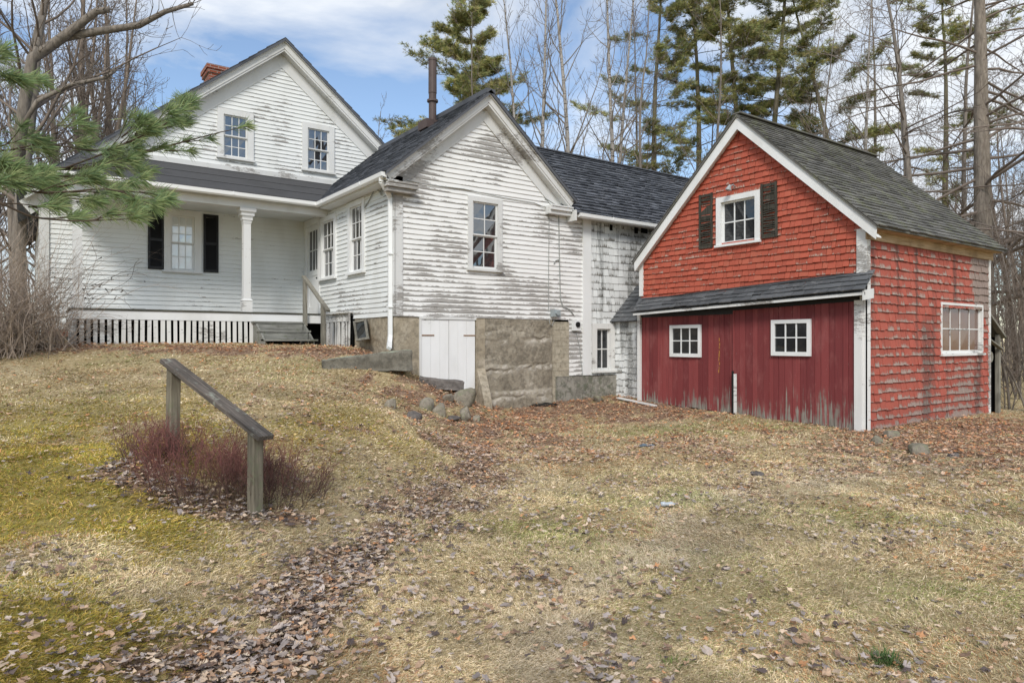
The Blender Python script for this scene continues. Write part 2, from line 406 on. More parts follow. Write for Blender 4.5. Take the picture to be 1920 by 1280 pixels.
def m_brick():
    g = G('chimney brick'); b = g.node('ShaderNodeTexBrick'); p = g.pos
    cx = g.node('ShaderNodeCombineXYZ'); sx = g.node('ShaderNodeSeparateXYZ'); g.put(p, sx.inputs[0])
    g.put(g.math('ADD', sx.outputs[0], sx.outputs[1]), cx.inputs[0]); g.put(sx.outputs[2], cx.inputs[1])
    g.put(cx.outputs[0], b.inputs['Vector']); b.inputs['Scale'].default_value = 1
    b.inputs['Brick Width'].default_value = .21; b.inputs['Row Height'].default_value = .068; b.inputs['Mortar Size'].default_value = .009
    b.inputs['Color1'].default_value = (.36, .095, .05, 1); b.inputs['Color2'].default_value = (.22, .06, .035, 1); b.inputs['Mortar'].default_value = (.34, .29, .25, 1)
    g.bump(b.outputs['Fac'], -.5, .01); return g.done(b.outputs['Color'], .85, .2)
M['brick'] = m_brick()
def m_stucco(name, c0, c1, c2, lich=None, top=False):
    g = G(name); p = g.pos
    a = g.noise(p, 1.4, 7, .65); b = g.noise(p, 9, 8, .7); f = g.noise(p, 55, 4, .6)
    col = g.ramp(a, [(.3, c0), (.5, c1), (.7, c2)])
    col = g.mix(g.math('MULTIPLY', g.step(b, .42, .62), .65), col, tuple(x*.45 for x in c0))
    col = g.mix(g.math('MULTIPLY', f, .3), col, tuple(min(1, x*1.4) for x in c2))
    if lich:
        k = g.math('MULTIPLY', g.step(g.noise(p, 6.5, 7, .72), .44 if top else .52, .53 if top else .6), .8)
        if top:                                  # lichen on the upper face only; masking by slope also paints the sides' shade
            sp = g.node('ShaderNodeSeparateXYZ'); g.put(g.geo.outputs['True Normal'], sp.inputs[0]); k = g.math('MULTIPLY', k, g.step(sp.outputs[2], .3, .7))
        col = g.mix(k, col, lich)
    g.bump(g.math('ADD', b, g.math('MULTIPLY', f, .6)), .8, .025)
    return g.done(col, .92, .15)
M['stucco'] = m_stucco('rendered foundation', (.24, .20, .14), (.34, .29, .21), (.46, .41, .33))
def m_mortar():
    m = m_stucco('parged stone foundation', (.135, .115, .085), (.25, .22, .168), (.42, .38, .31)); g = G.__new__(G); g.m = m; g.t = m.node_tree; g._obj = None; pn = [n for n in g.t.nodes if n.type == 'BSDF_PRINCIPLED'][0]
    g.geo = [n for n in g.t.nodes if n.type == 'NEW_GEOMETRY'][0]; old = pn.inputs['Base Color'].links[0].from_socket
    g.t.links.new(g.mix(g.math('MULTIPLY', g.attr(0), g.step(g.noise(g.pos, 9, 5, .7), .4, .6)), old, (.56, .52, .45)), pn.inputs['Base Color']); return m
M['roughstone'] = m_mortar() # m_stucco('parged stone foundation', (.16, .143, .112), (.28, .255, .205), (.46, .43, .37))
M['concrete'] = m_stucco('damp concrete', (.15, .143, .12), (.25, .238, .205), (.34, .325, .285), (.13, .14, .10))
M['stone'] = m_stucco('fieldstone', (.135, .118, .09), (.235, .205, .16), (.36, .325, .265), (.20, .20, .13))
M['stone_dark'] = m_stucco('dark fieldstone', (.085, .075, .07), (.14, .125, .115), (.2, .18, .165))
M['stone_lichen'] = m_stucco('lichened granite', (.10, .092, .075), (.16, .148, .12), (.22, .205, .17), (.40, .44, .33), True)
M['block'] = m_stucco('concrete block', (.33, .29, .22), (.40, .36, .28), (.46, .42, .33))
def m_door():
    g = G('red barn door boards'); p = g.pos
    st = g.noise(g.scale(p, 24, 24, .9), 1.4, 6, .62); big = g.noise(p, .8, 4)
    col = g.mix(g.attr(0), (.155, .032, .034), (.245, .055, .054))
    col = g.mix(g.math('MULTIPLY', g.step(st, .5, .75), .55), col, (.10, .024, .026))
    col = g.mix(g.math('MULTIPLY', g.step(g.noise(g.scale(p, 3, 3, 1.1), 1.3, 7, .7), .48, .68), .5), col, (.29, .105, .098))
    nl = g.step(g.noise(g.scale(p, 60, 60, 9), 1.2, 3), .70, .76); col = g.mix(g.math('MULTIPLY', nl, .6), col, (.40, .33, .29))
    low = g.math('SUBTRACT', g.math('ADD', g.math('MULTIPLY', st, .75), g.math('MULTIPLY', g.noise(p, 1.6, 4), .55)), g.math('MULTIPLY', g.attr(1), .85))
    mask = g.step(low, .545, .64)
    wood = g.ramp(g.noise(g.scale(p, 30, 30, 2), 1.5, 4), [(.3, (.13, .12, .10)), (.7, (.33, .31, .27))])
    col = g.mix(mask, col, wood); g.bump(st, .4, .006)
    return g.done(col, .7, .25)
M['door_red'] = m_door()
M['door_white'] = m_siding('cellar door paint', .655, (.79, .80, .80), .3, .0)
M['bark_grey'] = m_bark('grey bark', (.10, .088, .075), (.28, .245, .21))
M['bark_brown'] = m_bark('brown bark', (.12, .095, .075), (.30, .245, .20))
M['bark_moss'] = m_bark('mossy bark', (.075, .068, .045), (.19, .165, .12), (.13, .135, .045))
M['bark_big'] = m_bark('big trunk bark', (.125, .105, .085), (.32, .275, .225))
M['bark_birch'] = m_bark('pale birch bark', (.22, .20, .18), (.46, .43, .39), None, True)
M['twig'] = m_flat('bare twigs', (.19, .155, .13), .85, .15, .3)
M['twig_pale'] = m_flat('pale twigs', (.23, .20, .17), .85, .15, .3)
M['needle'] = m_attr('pine needles', .6, .25, .35)
M['leaf'] = m_attr('dead leaves', .75, .2, .12)
M['blade'] = m_attr('grass blades', .8, .1, .2)
M['twigs_attr'] = m_attr('shrub twigs', .75, .2)
# ------------------------------------------------------------------ ground: thin-plate sheet through surveyed points
GP = [(960,1280,3.2),(1500,1280,3.2),(1920,1280,3.2),(1920,1000,5.7),(1400,1000,5.69),(960,1000,5.7),(1920,870,8.9),(1640,812,12.0),(1855,776,15.2),
(1400,782,13.9),(1203,752,16.6),(1060,752,16.7),(905,765,15.0),(1100,850,9.8),(1300,900,7.9),(1500,860,9.4),(905,785,12.9),
(450,1280,3.1),(620,1090,4.45),(720,1000,5.6),(820,900,7.7),(850,830,10.4),(700,1280,3.15),
(478,968,5.5),(320,850,6.2),(0,1280,2.6),(250,1280,2.9),(0,1100,3.6),(0,1000,4.4),(150,950,4.9),(300,1020,4.5),(0,840,6.9),(150,830,7.2),
(0,720,10.6),(130,648,13.9),(0,645,14.5),(300,720,10.3),(500,760,9.0),(640,760,9.6),(700,830,8.4),(600,900,6.6),(770,790,10),(480,647,15.4),(600,649,15.8),
(600,692,12.8),(740,690,13.6),(690,657,15.2),(780,708,13.9),(840,735,13.7),(790,765,12.2),(870,775,12.9),(560,985,5.5),
(-300,650,15),(-300,900,5.6),(-350,1280,2.4),(-200,640,25),(100,630,30),(500,630,40),(1000,690,35),(1500,700,35),(1880,770,17),(1920,735,22),(2300,760,18),(2300,1000,5.7),(2600,1280,3.2)]
cp = np.array([onD(*p) for p in GP])
cp = np.vstack([cp, [(0, 0, 0), (-3, -3, .1), (4, -4, 0), (-8, 0, .3), (-20, -20, .3), (20, -25, 0), (30, 0, 0), (-25, 20, 1.5), (60, 60, 0.2), (0, 60, 1.6), (60, 0, 0), (-60, 0, 1), (0, -60, .2)]])
def _U(r2): return np.where(r2 < 1e-12, 0, r2*np.log(np.maximum(r2, 1e-12)))
def _tps_fit(c, lam=.02):
    n = len(c); D = ((c[:, None, :2]-c[None, :, :2])**2).sum(2)
    A = np.zeros((n+3, n+3)); A[:n, :n] = _U(D)+lam*np.eye(n); A[:n, n] = 1; A[:n, n+1:] = c[:, :2]; A[n, :n] = 1; A[n+1:, :n] = c[:, :2].T
    return np.linalg.solve(A, np.concatenate([c[:, 2], [0, 0, 0]]))
_tw = _tps_fit(cp)
def gz(x, y, micro=True):
    x = np.atleast_1d(np.asarray(x, float)); y = np.atleast_1d(np.asarray(y, float)); out = np.empty(len(x))
    for i in range(0, len(x), 20000):
        a, b = x[i:i+20000], y[i:i+20000]
        D = (a[:, None]-cp[None, :, 0])**2+(b[:, None]-cp[None, :, 1])**2
        out[i:i+20000] = _U(D)@_tw[:-3]+_tw[-3]+_tw[-2]*a+_tw[-1]*b
    r = np.hypot(x, y); k = sstep(32, 60, r); out = out*(1-k)+.6*k
    if micro:
        out = out+(fbm2(x, y, 1.6, 3, 3)-.5)*.09*np.clip(r/6, .4, 1)+(fbm2(x, y, 7, 9, 2)-.5)*.035
    return out
def g1(x, y): return float(gz([x], [y])[0])
def gpx(px, py, dmax=45):                       # where the line of sight meets the ground
    a, b, h = ray(px, py); d = np.linspace(1.5, dmax, 1200)
    z = gz(a*d, b*d); i = np.argmax(CAMZ+h*d <= z)
    return np.array((a*d[i], b*d[i], z[i])), d[i]

# polylines of the leaf-filled ditch and the leafy edges by the walls
def _pl(pts): return np.array([gpx(*p)[0][:2] for p in pts])
DITCH = _pl([(300,1279),(480,1240),(590,1120),(660,1060),(740,1000),(830,930),(900,880),(880,830)])
WALLS = _pl([(900,790),(960,760),(1060,758),(1150,762),(1210,765)])
BED = _pl([(240,880),(330,930),(430,960),(520,980)])
PORCHL = _pl([(20,650),(130,652),(300,650),(480,655),(600,655),(690,665)])
BANK = _pl([(720,720),(780,740),(830,790)])
RIGHT = _pl([(1920,800),(1800,800),(1720,825),(1880,850)])
def pdist(x, y, L):
    d = np.full(len(x), 1e9)
    for a, b in zip(L[:-1], L[1:]):
        v = b-a; t = np.clip(((x-a[0])*v[0]+(y-a[1])*v[1])/max(v@v, 1e-9), 0, 1)
        d = np.minimum(d, np.hypot(x-a[0]-t*v[0], y-a[1]-t*v[1]))
    return d
def leafiness(x, y):
    n = fbm2(x, y, 1.1, 21, 4); n2 = fbm2(x, y, 4, 25, 3)
    w = np.clip(np.hypot(x, y)/7, .45, 1)
    k = 1.1*np.exp(-(pdist(x, y, DITCH)/(.50*w))**1.4)
    k = np.maximum(k, 1.1*np.exp(-(pdist(x, y, WALLS)/1.8)**2))
    k = np.maximum(k, 1.0*np.exp(-(pdist(x, y, BED)/.3)**2))
    k = np.maximum(k, .9*np.exp(-(pdist(x, y, PORCHL)/.8)**2))
    k = np.maximum(k, .9*np.exp(-(pdist(x, y, BANK)/.6)**2))
    k = np.maximum(k, 1.05*np.exp(-(pdist(x, y, RIGHT)/1.5)**2))
    dd = x*FX+y*FY; lx = x*FY-y*FX
    k = np.maximum(k, .50*np.exp(-((dd-10.5)/3.6)**2)*sstep(-4.5, -2, lx)*sstep(8, 4.5, lx)*sstep(.33, .55, n))
    k = np.maximum(k, .14*sstep(-1.2, .2, lx)*sstep(2.4, .9, lx)*sstep(.36, .58, n))
    k = k+.09*sstep(.42, .66, n)+.035
    return k*(.35+1.1*sstep(.3, .62, n2))
def mossiness(x, y):
    # the bank left of the ditch carries yellow-green moss
    lx = x*FY-y*FX; dd = x*FX+y*FY
    side = sstep(0, .8, -(lx+.36*dd-.35*np.maximum(0, 3-dd)))*sstep(11, 6.5, dd)
    n = fbm2(x, y, .9, 31, 4)
    r = sstep(.30, .47, n)*side
    b = np.exp(-((lx+2.2)/1.1)**2-((dd-8.4)/1.4)**2)*.75*sstep(.35, .55, n)
    return np.clip(np.maximum(r, b), 0, 1)
def greenness(x, y):
    n = fbm2(x, y, .55, 41, 3); k = .35*sstep(.56, .72, n)
    for (cx, cy, a, b) in GREEN:
        u = (x-cx)*FY-(y-cy)*FX; v = (x-cx)*FX+(y-cy)*FY; k = np.maximum(k, np.exp(-(u/a)**2-(v/b)**2)*sstep(.3, .5, fbm2(x, y, 1.3, 43, 3)))
    return k
GREEN = [(*gpx(px_, py_)[0][:2], a_, b_) for px_, py_, a_, b_ in ((1270, 930, 1.0, .5), (1720, 960, 1.6, .6), (1330, 800, 2.2, .9), (1790, 1130, .6, .35), (1000, 1000, .9, .5))]
TRACK = _pl([(1000, 1279), (1090, 1180), (1190, 1060), (1330, 950), (1560, 900), (1800, 880)])
HOUSE_RECTS = [(.35, 11, 18.5, 30), (6.24, 10.6, 12.95, 18.5), (10.6, 19.5, 12.95, 18), (12.3, 17.6, 6.3, 11.8), (.8, 6.2, 16.75, 18.6), (12.5, 17, 11.6, 13)]
def indoors(x, y):
    k = np.zeros(len(x), bool)
    for a, b, c, d in HOUSE_RECTS: k |= (x > a) & (x < b) & (y > c) & (y < d)
    return k

rr = np.concatenate([[0.02], np.geomspace(.5, 420, 300)]); th = np.linspace(0, 2*math.pi, 560, endpoint=False)
# rings denser towards the view
RR, TH = np.meshgrid(rr, th, indexing='ij'); gx = (RR*np.sin(TH)).ravel(); gy = (RR*np.cos(TH)).ravel(); zz = gz(gx, gy)
gm = MB()
ni, nj = RR.shape; I, J = np.meshgrid(np.arange(ni-1), np.arange(nj), indexing='ij'); J2 = (J+1) % nj
F = np.stack([I*nj+J, (I+1)*nj+J, (I+1)*nj+J2, I*nj+J2], -1).reshape(-1, 4)
AA = np.stack([np.clip(leafiness(gx, gy), 0, 1), mossiness(gx, gy), greenness(gx, gy)], 1)
gm.add(np.stack([gx, gy, zz], 1), F, 0, AA)
def m_ground():
    g = G('dry lawn'); p = g.pos
    f = g.noise(p, 26, 7, .7); m = g.noise(p, 3.2, 5, .6); w = g.noise(p, .7, 4); s = g.noise(p, 90, 3, .7)
    col = g.ramp(f, [(.28, (.17, .13, .07)), (.5, (.44, .345, .19)), (.72, (.68, .565, .36))])
    col = g.mix(g.math('MULTIPLY', g.step(m, .42, .66), .5), col, (.36, .28, .16))
    col = g.mix(g.math('MULTIPLY', g.step(w, .48, .7), .35), col, (.56, .49, .34))
    gr = g.mix(f, (.17, .18, .06), (.38, .38, .17))
    col = g.mix(g.math('MULTIPLY', g.attr(2), .5), col, gr)
    mo = g.ramp(f, [(.3, (.13, .095, .02)), (.5, (.29, .23, .05)), (.7, (.46, .37, .12))])
    col = g.mix(g.math('MULTIPLY', g.attr(1), .85), col, mo)
    ru = g.math('MULTIPLY', g.step(g.noise(p, .95, 5, .65), .56, .70), .6)
    col = g.mix(ru, col, g.mix(f, (.22, .13, .06), (.52, .34, .18)))
    li = g.ramp(g.noise(p, 16, 6, .75), [(.3, (.06, .04, .03)), (.5, (.26, .17, .115)), (.68, (.50, .35, .25))])
    col = g.mix(g.step(g.math('ADD', g.attr(0), g.math('MULTIPLY', g.math('SUBTRACT', m, .5), .8)), .35, .75), col, li)
    g.bump(g.math('ADD', f, g.math('MULTIPLY', s, .5)), .9, .03)
    return g.done(col, .95, .1)
ground = tag(gm.build('ground', m_ground(), smooth=True), kind='structure')

# ------------------------------------------------------------------ builders for walls and windows
def interval(poly, b):                          # convex outline (a,b) -> a-range at height b
    xs = []
    n = len(poly)
    for i in range(n):
        (a0, b0), (a1, b1) = poly[i], poly[(i+1) % n]
        if (b0-b)*(b1-b) <= 0 and b0 != b1: xs.append(a0+(a1-a0)*(b-b0)/(b1-b0))
    return (min(xs), max(xs)) if len(xs) >= 2 else None
def pieces(iv0, iv1, b0, b1, holes):
    out = [(iv0[0], iv1[0], iv0[1], iv1[1])]; bm = (b0+b1)/2
    for (h0, h1, hb0, hb1) in holes:
        if not (hb0 < bm < hb1): continue
        nx = []
        for (l0, l1, r0, r1) in out:
            if h1 <= min(l0, l1) or h0 >= max(r0, r1): nx.append((l0, l1, r0, r1)); continue
            if h0 > max(l0, l1): nx.append((l0, l1, h0, h0))
            if h1 < min(r0, r1): nx.append((h1, h1, r0, r1))
        out = nx
    return out
def clapboards(m, fr, poly, exp, rng, holes=(), lip=.021, sag=.003, mat=0):
    b0 = min(p[1] for p in poly); b1 = max(p[1] for p in poly); n = max(1, round((b1-b0)/exp)); e = (b1-b0)/n
    for k in range(n):
        lo, hi = b0+k*e, b0+(k+1)*e
        i0, i1 = interval(poly, lo+1e-4), interval(poly, hi-1e-4)
        if not i0 or not i1: continue
        for (l0, l1, r0, r1) in pieces(i0, i1, lo, hi, holes):
            ns = max(1, int((max(r0, r1)-min(l0, l1))/.45)); R = rng.random()
            V = []; A = []
            for j in range(ns+1):
                t = j/ns; ab = l0+(r0-l0)*t; at = l1+(r1-l1)*t
                w = rng.uniform(-sag, sag); c = lip+rng.uniform(-.002, .003)
                V += [fr(ab, lo+w-.004, 0), fr(ab, lo+w-.004, c), fr(at, hi+.002, 0.0005)]
                if j and rng.random() < .12: R = rng.random()
                A += [(R, 0, 0), (R, 0, 0), (R, 1, 0)]
            F = []
            for j in range(ns): q = 3*j; F += [(q+1, q+4, q+5, q+2), (q, q+3, q+4, q+1)]
            m.add(V, F, mat, np.array(A))
def shingles(m, fr, poly, exp, wid, rng, holes=(), lip=.02, jit=.006, tilt=.004, mat=0, wear=None, gap=.006, missing=0):
    b0 = min(p[1] for p in poly); b1 = max(p[1] for p in poly); n = max(1, round((b1-b0)/exp)); e = (b1-b0)/n
    for k in range(n):
        lo, hi = b0+k*e, b0+(k+1)*e
        i0, i1 = interval(poly, lo+1e-4), interval(poly, hi-1e-4)
        if not i0 or not i1: continue
        rowdrop = rng.uniform(-jit, jit)*.6
        for (l0, l1, r0, r1) in pieces(i0, i1, lo, hi, holes):
            L, Rr = min(l0, l1), max(r0, r1); a = L-rng.random()*wid
            while a < Rr:
                w = wid*rng.uniform(.55, 1.5); x0, x1 = max(a, L), min(a+w-gap*rng.uniform(.5, 2.0), Rr); a += w
                if x1-x0 < .012 or rng.random() < missing: continue
                cl = lambda x, f: min(max(x, l0+(l1-l0)*f), r0+(r1-r0)*f)
                d0, d1 = rowdrop+rng.uniform(-jit, jit), 0; d1 = d0+rng.uniform(-tilt, tilt); c = lip*rng.uniform(.75, 1.3)
                R = rng.random()
                p = [fr(cl(x0, 0), lo+d0, 0), fr(cl(x1, 0), lo+d1, 0), fr(cl(x0, 0), lo+d0, c), fr(cl(x1, 0), lo+d1, c), fr(cl(x0, 1), hi+.004, .003), fr(cl(x1, 1), hi+.004, .003)]
                m.add(p, [(2, 3, 5, 4), (0, 1, 3, 2)], mat, np.array([(R, 0, 0)]*4+[(R, 1, 0)]*2))
                m.F.append((np.array([(m.n-6, m.n-4, m.n-2), (m.n-5, m.n-1, m.n-3)]), mat))
def window(parent, fr, a0, a1, b0, b1, cas=.1, cols=3, rows=(2, 2), mats=None, glass='glass_house', sill=.05, head=True, open_=0., muntin=.02, name='window', depth=.05, inset=-.055, st=.042, curtain=False):
    tm, sm = mats or (M['trim'], M['trim'])
    A = (.4, .5, 0)
    m = MB()
    fr.box(m, a0, a0+cas, b0, b1, -.02, depth, 0, A); fr.box(m, a1-cas, a1, b0, b1, -.02, depth, 0, (.6, .5, 0))
    if head: fr.box(m, a0+cas, a1-cas, b1-cas*.95, b1, -.02, depth+.003, 0, A)
    else: fr.box(m, a0+cas, a1-cas, b1-.05, b1, -.02, depth, 0, A)
    fr.box(m, a0-sill*.5, a1+sill*.5, b0-.05, b0-.001, -.02, depth+sill*.9, 0, (.7, .2, 0))
    i0, i1, j0, j1 = a0+cas, a1-cas, b0, b1-(cas*.95 if head else .05)
    # jambs back to the sash
    fr.box(m, i0-.014, i0+.001, j0, j1, inset-.03, -.021, 0, A); fr.box(m, i1-.001, i1+.014, j0, j1, inset-.03, -.021, 0, A)
    fr.box(m, i0, i1, j1-.001, j1+.014, inset-.03, -.021, 0, A); fr.box(m, i0, i1, j0-.03, j0+.004, inset-.03, .02, 0, A)
    w = m.build(name, tm, parent)
    s = MB(); P = MB(); nr = len(rows); hm = (j1-j0)
    for k, r in enumerate(rows):                   # rows[0] = lower sash
        lo, hi = j0+hm*k/nr, j0+hm*(k+1)/nr
        c = inset+(.035 if k else 0.)
        if k == 0 and nr == 2: lo += open_; hi += open_*.2+.012
        fr.box(s, i0+.002, i0+st, lo+.003, hi, c, c+.03, 0, A); fr.box(s, i1-st, i1-.002, lo+.003, hi, c, c+.03, 0, A)
        bt = st*1.5 if k == 0 else st*.8
        fr.box(s, i0+st, i1-st, lo+.003, lo+bt, c, c+.031, 0, A); fr.box(s, i0+st, i1-st, hi-st*.8, hi, c, c+.029, 0, A)
        for q in range(1, cols):
            x = i0+st+(i1-i0-2*st)*q/cols; fr.box(s, x-muntin/2, x+muntin/2, lo+bt, hi-st*.8, c+.002, c+.024, 0, A)
        for q in range(1, r):
            y = lo+bt+(hi-st*.8-lo-bt)*q/r
            for z in range(cols):
                xa = i0+st+(i1-i0-2*st)*z/cols+(muntin/2 if z else 0); xb = i0+st+(i1-i0-2*st)*(z+1)/cols-(muntin/2 if z < cols-1 else 0)
                fr.box(s, xa, xb, y-muntin/2, y+muntin/2, c+.002, c+.0235, 0, A)
        xs = np.linspace(i0+st, i1-st, cols+1); ys = np.linspace(lo+bt, hi-st*.8, r+1)
        for u in range(cols):
            for v in range(r):                    # every light of old glass sits a touch off true
                t1, t2 = random.uniform(-.003, .003), random.uniform(-.003, .003)
                P.quad(fr(xs[u], ys[v], c+.010+t1), fr(xs[u+1], ys[v], c+.010-t1), fr(xs[u+1], ys[v+1], c+.010+t2), fr(xs[u], ys[v+1], c+.010-t2))
    s.build('sash', sm, w); P.build('pane', M[glass] if isinstance(glass, str) else glass, w)
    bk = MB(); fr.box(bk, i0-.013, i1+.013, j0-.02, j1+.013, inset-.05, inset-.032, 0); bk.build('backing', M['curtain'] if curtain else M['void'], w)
    return w
random.seed(7)
# ------------------------------------------------------------------ FARMHOUSE
rng = random.Random(11)
def m_clear():
    g = G('clear window glass'); tr = g.node('ShaderNodeBsdfTransparent'); gl = g.node('ShaderNodeBsdfGlossy'); gl.inputs['Roughness'].default_value = .02
    mx = g.node('ShaderNodeMixShader'); mx.inputs[0].default_value = .28
    g.t.links.new(tr.outputs[0], mx.inputs[1]); g.t.links.new(gl.outputs[0], mx.inputs[2]); g.t.links.new(mx.outputs[0], g.out.inputs[0]); return g.m
M['glass_clear'] = m_clear()
house = thing('farmhouse', 'white clapboard farmhouse with peeling paint, front porch, gabled wing and dark roofs', 'house', (6, 16, 1.2))
WY, PX, MY = 12.9, 6.24, 18.5
wf = Fr((0, WY, 0), (1, 0, 0), (0, -1, 0)); sf = Fr((PX, 0, 0), (0, 1, 0), (-1, 0, 0)); mf = Fr((0, MY, 0), (1, 0, 0), (0, -1, 0))
def ab(fr, px, py):
    p = onX(px, py, fr.o[0]) if abs(fr.n[0]) > .5 else onY(px, py, fr.o[1])
    return (p[1] if abs(fr.n[0]) > .5 else p[0]), p[2]
def rect(fr, pl, pr, pt, pb):                  # photo box (left,right,top,bottom) at its middle -> a0,a1,b0,b1
    a0, _ = ab(fr, pl, pt); a1, _ = ab(fr, pr, pt); pm = (pl+pr)/2
    return min(a0, a1), max(a0, a1), ab(fr, pm, pb)[1], ab(fr, pm, pt)[1]
def hole(r, k=.03): return (r[0]+k, r[1]-k, r[2]-.02, r[3]-k)

# --- main gable
MA, MZ, MS = 5.62, 9.60, .82
mt = lambda x: MZ-.13-MS*abs(x-MA)
w1 = rect(mf, 407, 475, 208, 297); w2 = rect(mf, 566, 626, 234, 321); w3 = rect(mf, 306, 377, 394, 508)
m = MB(); clapboards(m, mf, [(MA-(MZ-.13-5.9)/MS, 5.9), (MA+(MZ-.13-5.9)/MS, 5.9), (MA, MZ-.13)], .105, rng, [hole(w1), hole(w2)])
m.build('gable_wall', M['siding_gable'], house)
m = MB(); clapboards(m, mf, [(.3, 2.05), (PX, 2.05), (PX, 5.25), (.3, 5.15)], .112, rng, [hole(w3)], mat=0)
m.build('porch_wall', M['siding_porch'], house)
m = MB(); m.box(.32, 11.1, MY+.12, 30, 1.2, 4.9); m.build('rear_wall', M['siding'], house)
window(house, mf, *w1, cas=.15, cols=3, rows=(2, 2), mats=(M['trim_worn'], M['trim_worn']), open_=.0)
window(house, mf, *w2, cas=.15, cols=3, rows=(2, 2), mats=(M['trim_worn'], M['trim_worn']))
window(house, mf, *w3, cas=.16, cols=3, rows=(2, 3), glass='glass_curtain_sky', sill=.05)
for (pl, pr, pt, pb) in ((277, 307, 393, 505), (381, 409, 403, 511)):
    r = rect(mf, pl, pr, pt, pb); m = MB(); a0, a1, b0, b1 = r
    for q in ((a0, a0+.05), (a1-.05, a1)): mf.box(m, q[0], q[1], b0, b1, .015, .05)
    for q in (b0, b0+(b1-b0)*.5-.04, b1-.07): mf.box(m, a0+.05, a1-.05, q, q+.07, .016, .048)
    y = b0+.075
    while y < b1-.09:
        mf.quad(m, a0+.05, a1-.05, y, y+.01, .02)
        m.quad(mf(a0+.05, y, .042), mf(a1-.05, y, .042), mf(a1-.05, y+.045, .02), mf(a0+.05, y+.045, .02)); y += .035
    mf.quad(m, a0+.05, a1-.05, b0, b1, .016)
    m.build('shutter', M['shutter_black'], house)
# rakes, frieze and roof of the main block
m = MB()
L = Fr((0, MY, 0), (1, 0, 0), (0, -1, 0))
for s in (-1, 1):
    e = MA+s*(5.6 if s < 0 else 4.6); ze = MZ-MS*abs(e-MA)
    nz = np.array((s*MS, 0, 1.))/math.hypot(1, MS)
    q = .003*(s > 0)
    mf.beam(m, (MA, MZ-.14), (e, ze-.14), .16, .24, .28+q)              # rake fascia
    mf.beam(m, (MA, MZ-.03), (e, ze-.03), .07, .265, .33+q)             # crown strip
    mf.beam(m, (MA, MZ-.27), (e, ze-.27), .05, .02, .26+q)              # soffit
    mf.beam(m, (MA, MZ-.46), (e, ze-.46), .34, .003, .032+q)            # frieze on the wall
m.prism([L(MA-.5, MZ-.5*MS-.02, -.03), L(MA+.5, MZ-.5*MS-.02, -.03), L(MA, MZ-.04, -.03)], (0, -.033, 0)); m.prism([L(MA-.09, MZ-.20, .2), L(MA+.09, MZ-.20, .2), L(MA, MZ-.03, .2)], (0, -.077, 0))
m.build('rake_board', M['trim_worn'], house)
m = MB()
for s in (-1, 1):
    e = MA+s*5.75; ze = MZ-MS*5.75
    P = [(MA, MY-.36, MZ+.02), (e, MY-.36, ze+.02), (e, MY-.36, ze-.06), (MA, MY-.36, MZ-.06)]
    m.prism(P, (0, 11.8, 0))
    fr = Fr((e, 0, ze+.02), (0, 1, 0), (s*MS, 0, 1), (-s*1, 0, MS))
    shingles(m, fr, [(MY-.37, 0), (30, 0), (30, 5.75*math.hypot(1, MS)), (MY-.37, 5.75*math.hypot(1, MS))], .3, .9, rng, lip=.02)
m.build('roof', M['roof_slate'], house)
# brick chimney behind the gable
ch = MB(); cx, cy = 4.55, 20.6
ch.box(cx-.38, cx+.38, cy-.36, cy+.36, 7.6, 9.05); ch.box(cx-.42, cx+.42, cy-.40, cy+.40, 9.051, 9.15); ch.box(cx-.45, cx+.45, cy-.43, cy+.43, 9.151, 9.27)
ch.box(cx-.26, cx+.26, cy-.24, cy+.24, 9.271, 9.30)
ch.build('chimney', M['brick'], house)
# underpinning at the left corner
m = MB(); m.box(.33, .8, MY-.02, MY+.3, 1.2, 1.72); m.build('foundation', M['concrete'], house)
m = MB(); m.box(.31, .82, MY-.06, MY+.28, 1.721, 1.86); m.build('sill_course', M['brick'], house)
m = MB(); mf.box(m, .27, .46, 1.9, 4.9, .005, .045); mf.box(m, .27, .9, 1.87, 2.06, .006, .05); m.build('corner_board', M['trim_worn'], house)

# --- porch
PY, DX0, DX1, DZ = 16.7, .8, 5.66, 2.29
pm = MB()
for k in range(16):
    pm.box(DX0-.03, DX1 if k < 20 else PX, PY-.04+k*.113, PY-.04+k*.113+.11, DZ-.03, DZ+rng.uniform(0, .004))
pm.box(DX1+.001, PX-.02, PY-.04, MY-.02, DZ-.03, DZ+.002)
porch = pm.build('porch', M['deck_edge'], house)
m = MB(); m.frame_box((DX0, PY-.02, DZ-.22), (DX1-DX0, 0, 0), (0, .04, 0), (0, 0, .185)); m.box(DX0-.005, DX0+.035, PY+.03, MY-.05, DZ-.24, DZ-.035)
m.box(DX1+.01, PX-.05, PY-.02, PY+.02, DZ-.24, DZ-.035); m.build('rim_board', M['trim'], porch)
m = MB(); x = DX0+.01
while x < 4.42:
    zb = g1(x, PY-.05)-.06; w = rng.uniform(.070, .086)
    m.frame_box((x, PY-.01, zb), (w, 0, 0), (0, .022, 0), (rng.uniform(-.008, .008), 0, DZ-.225-zb), 0, (rng.random(), .4, 0)); x += w+rng.uniform(.042, .054)
m.box(DX0-.03, DX0+.02, PY-.03, PY+.75, 1.3, DZ-.225, 0, (.2, .2, 0)); m.build('lattice', M['trim_flaking'], porch)
m = MB(); m.box(DX0+.05, PX-.1, PY+.30, PY+.32, 1.0, DZ-.04); m.build('crawl_shade_sheet', M['void'], porch)  # near-black sheet painting the shade seen through the lattice gaps
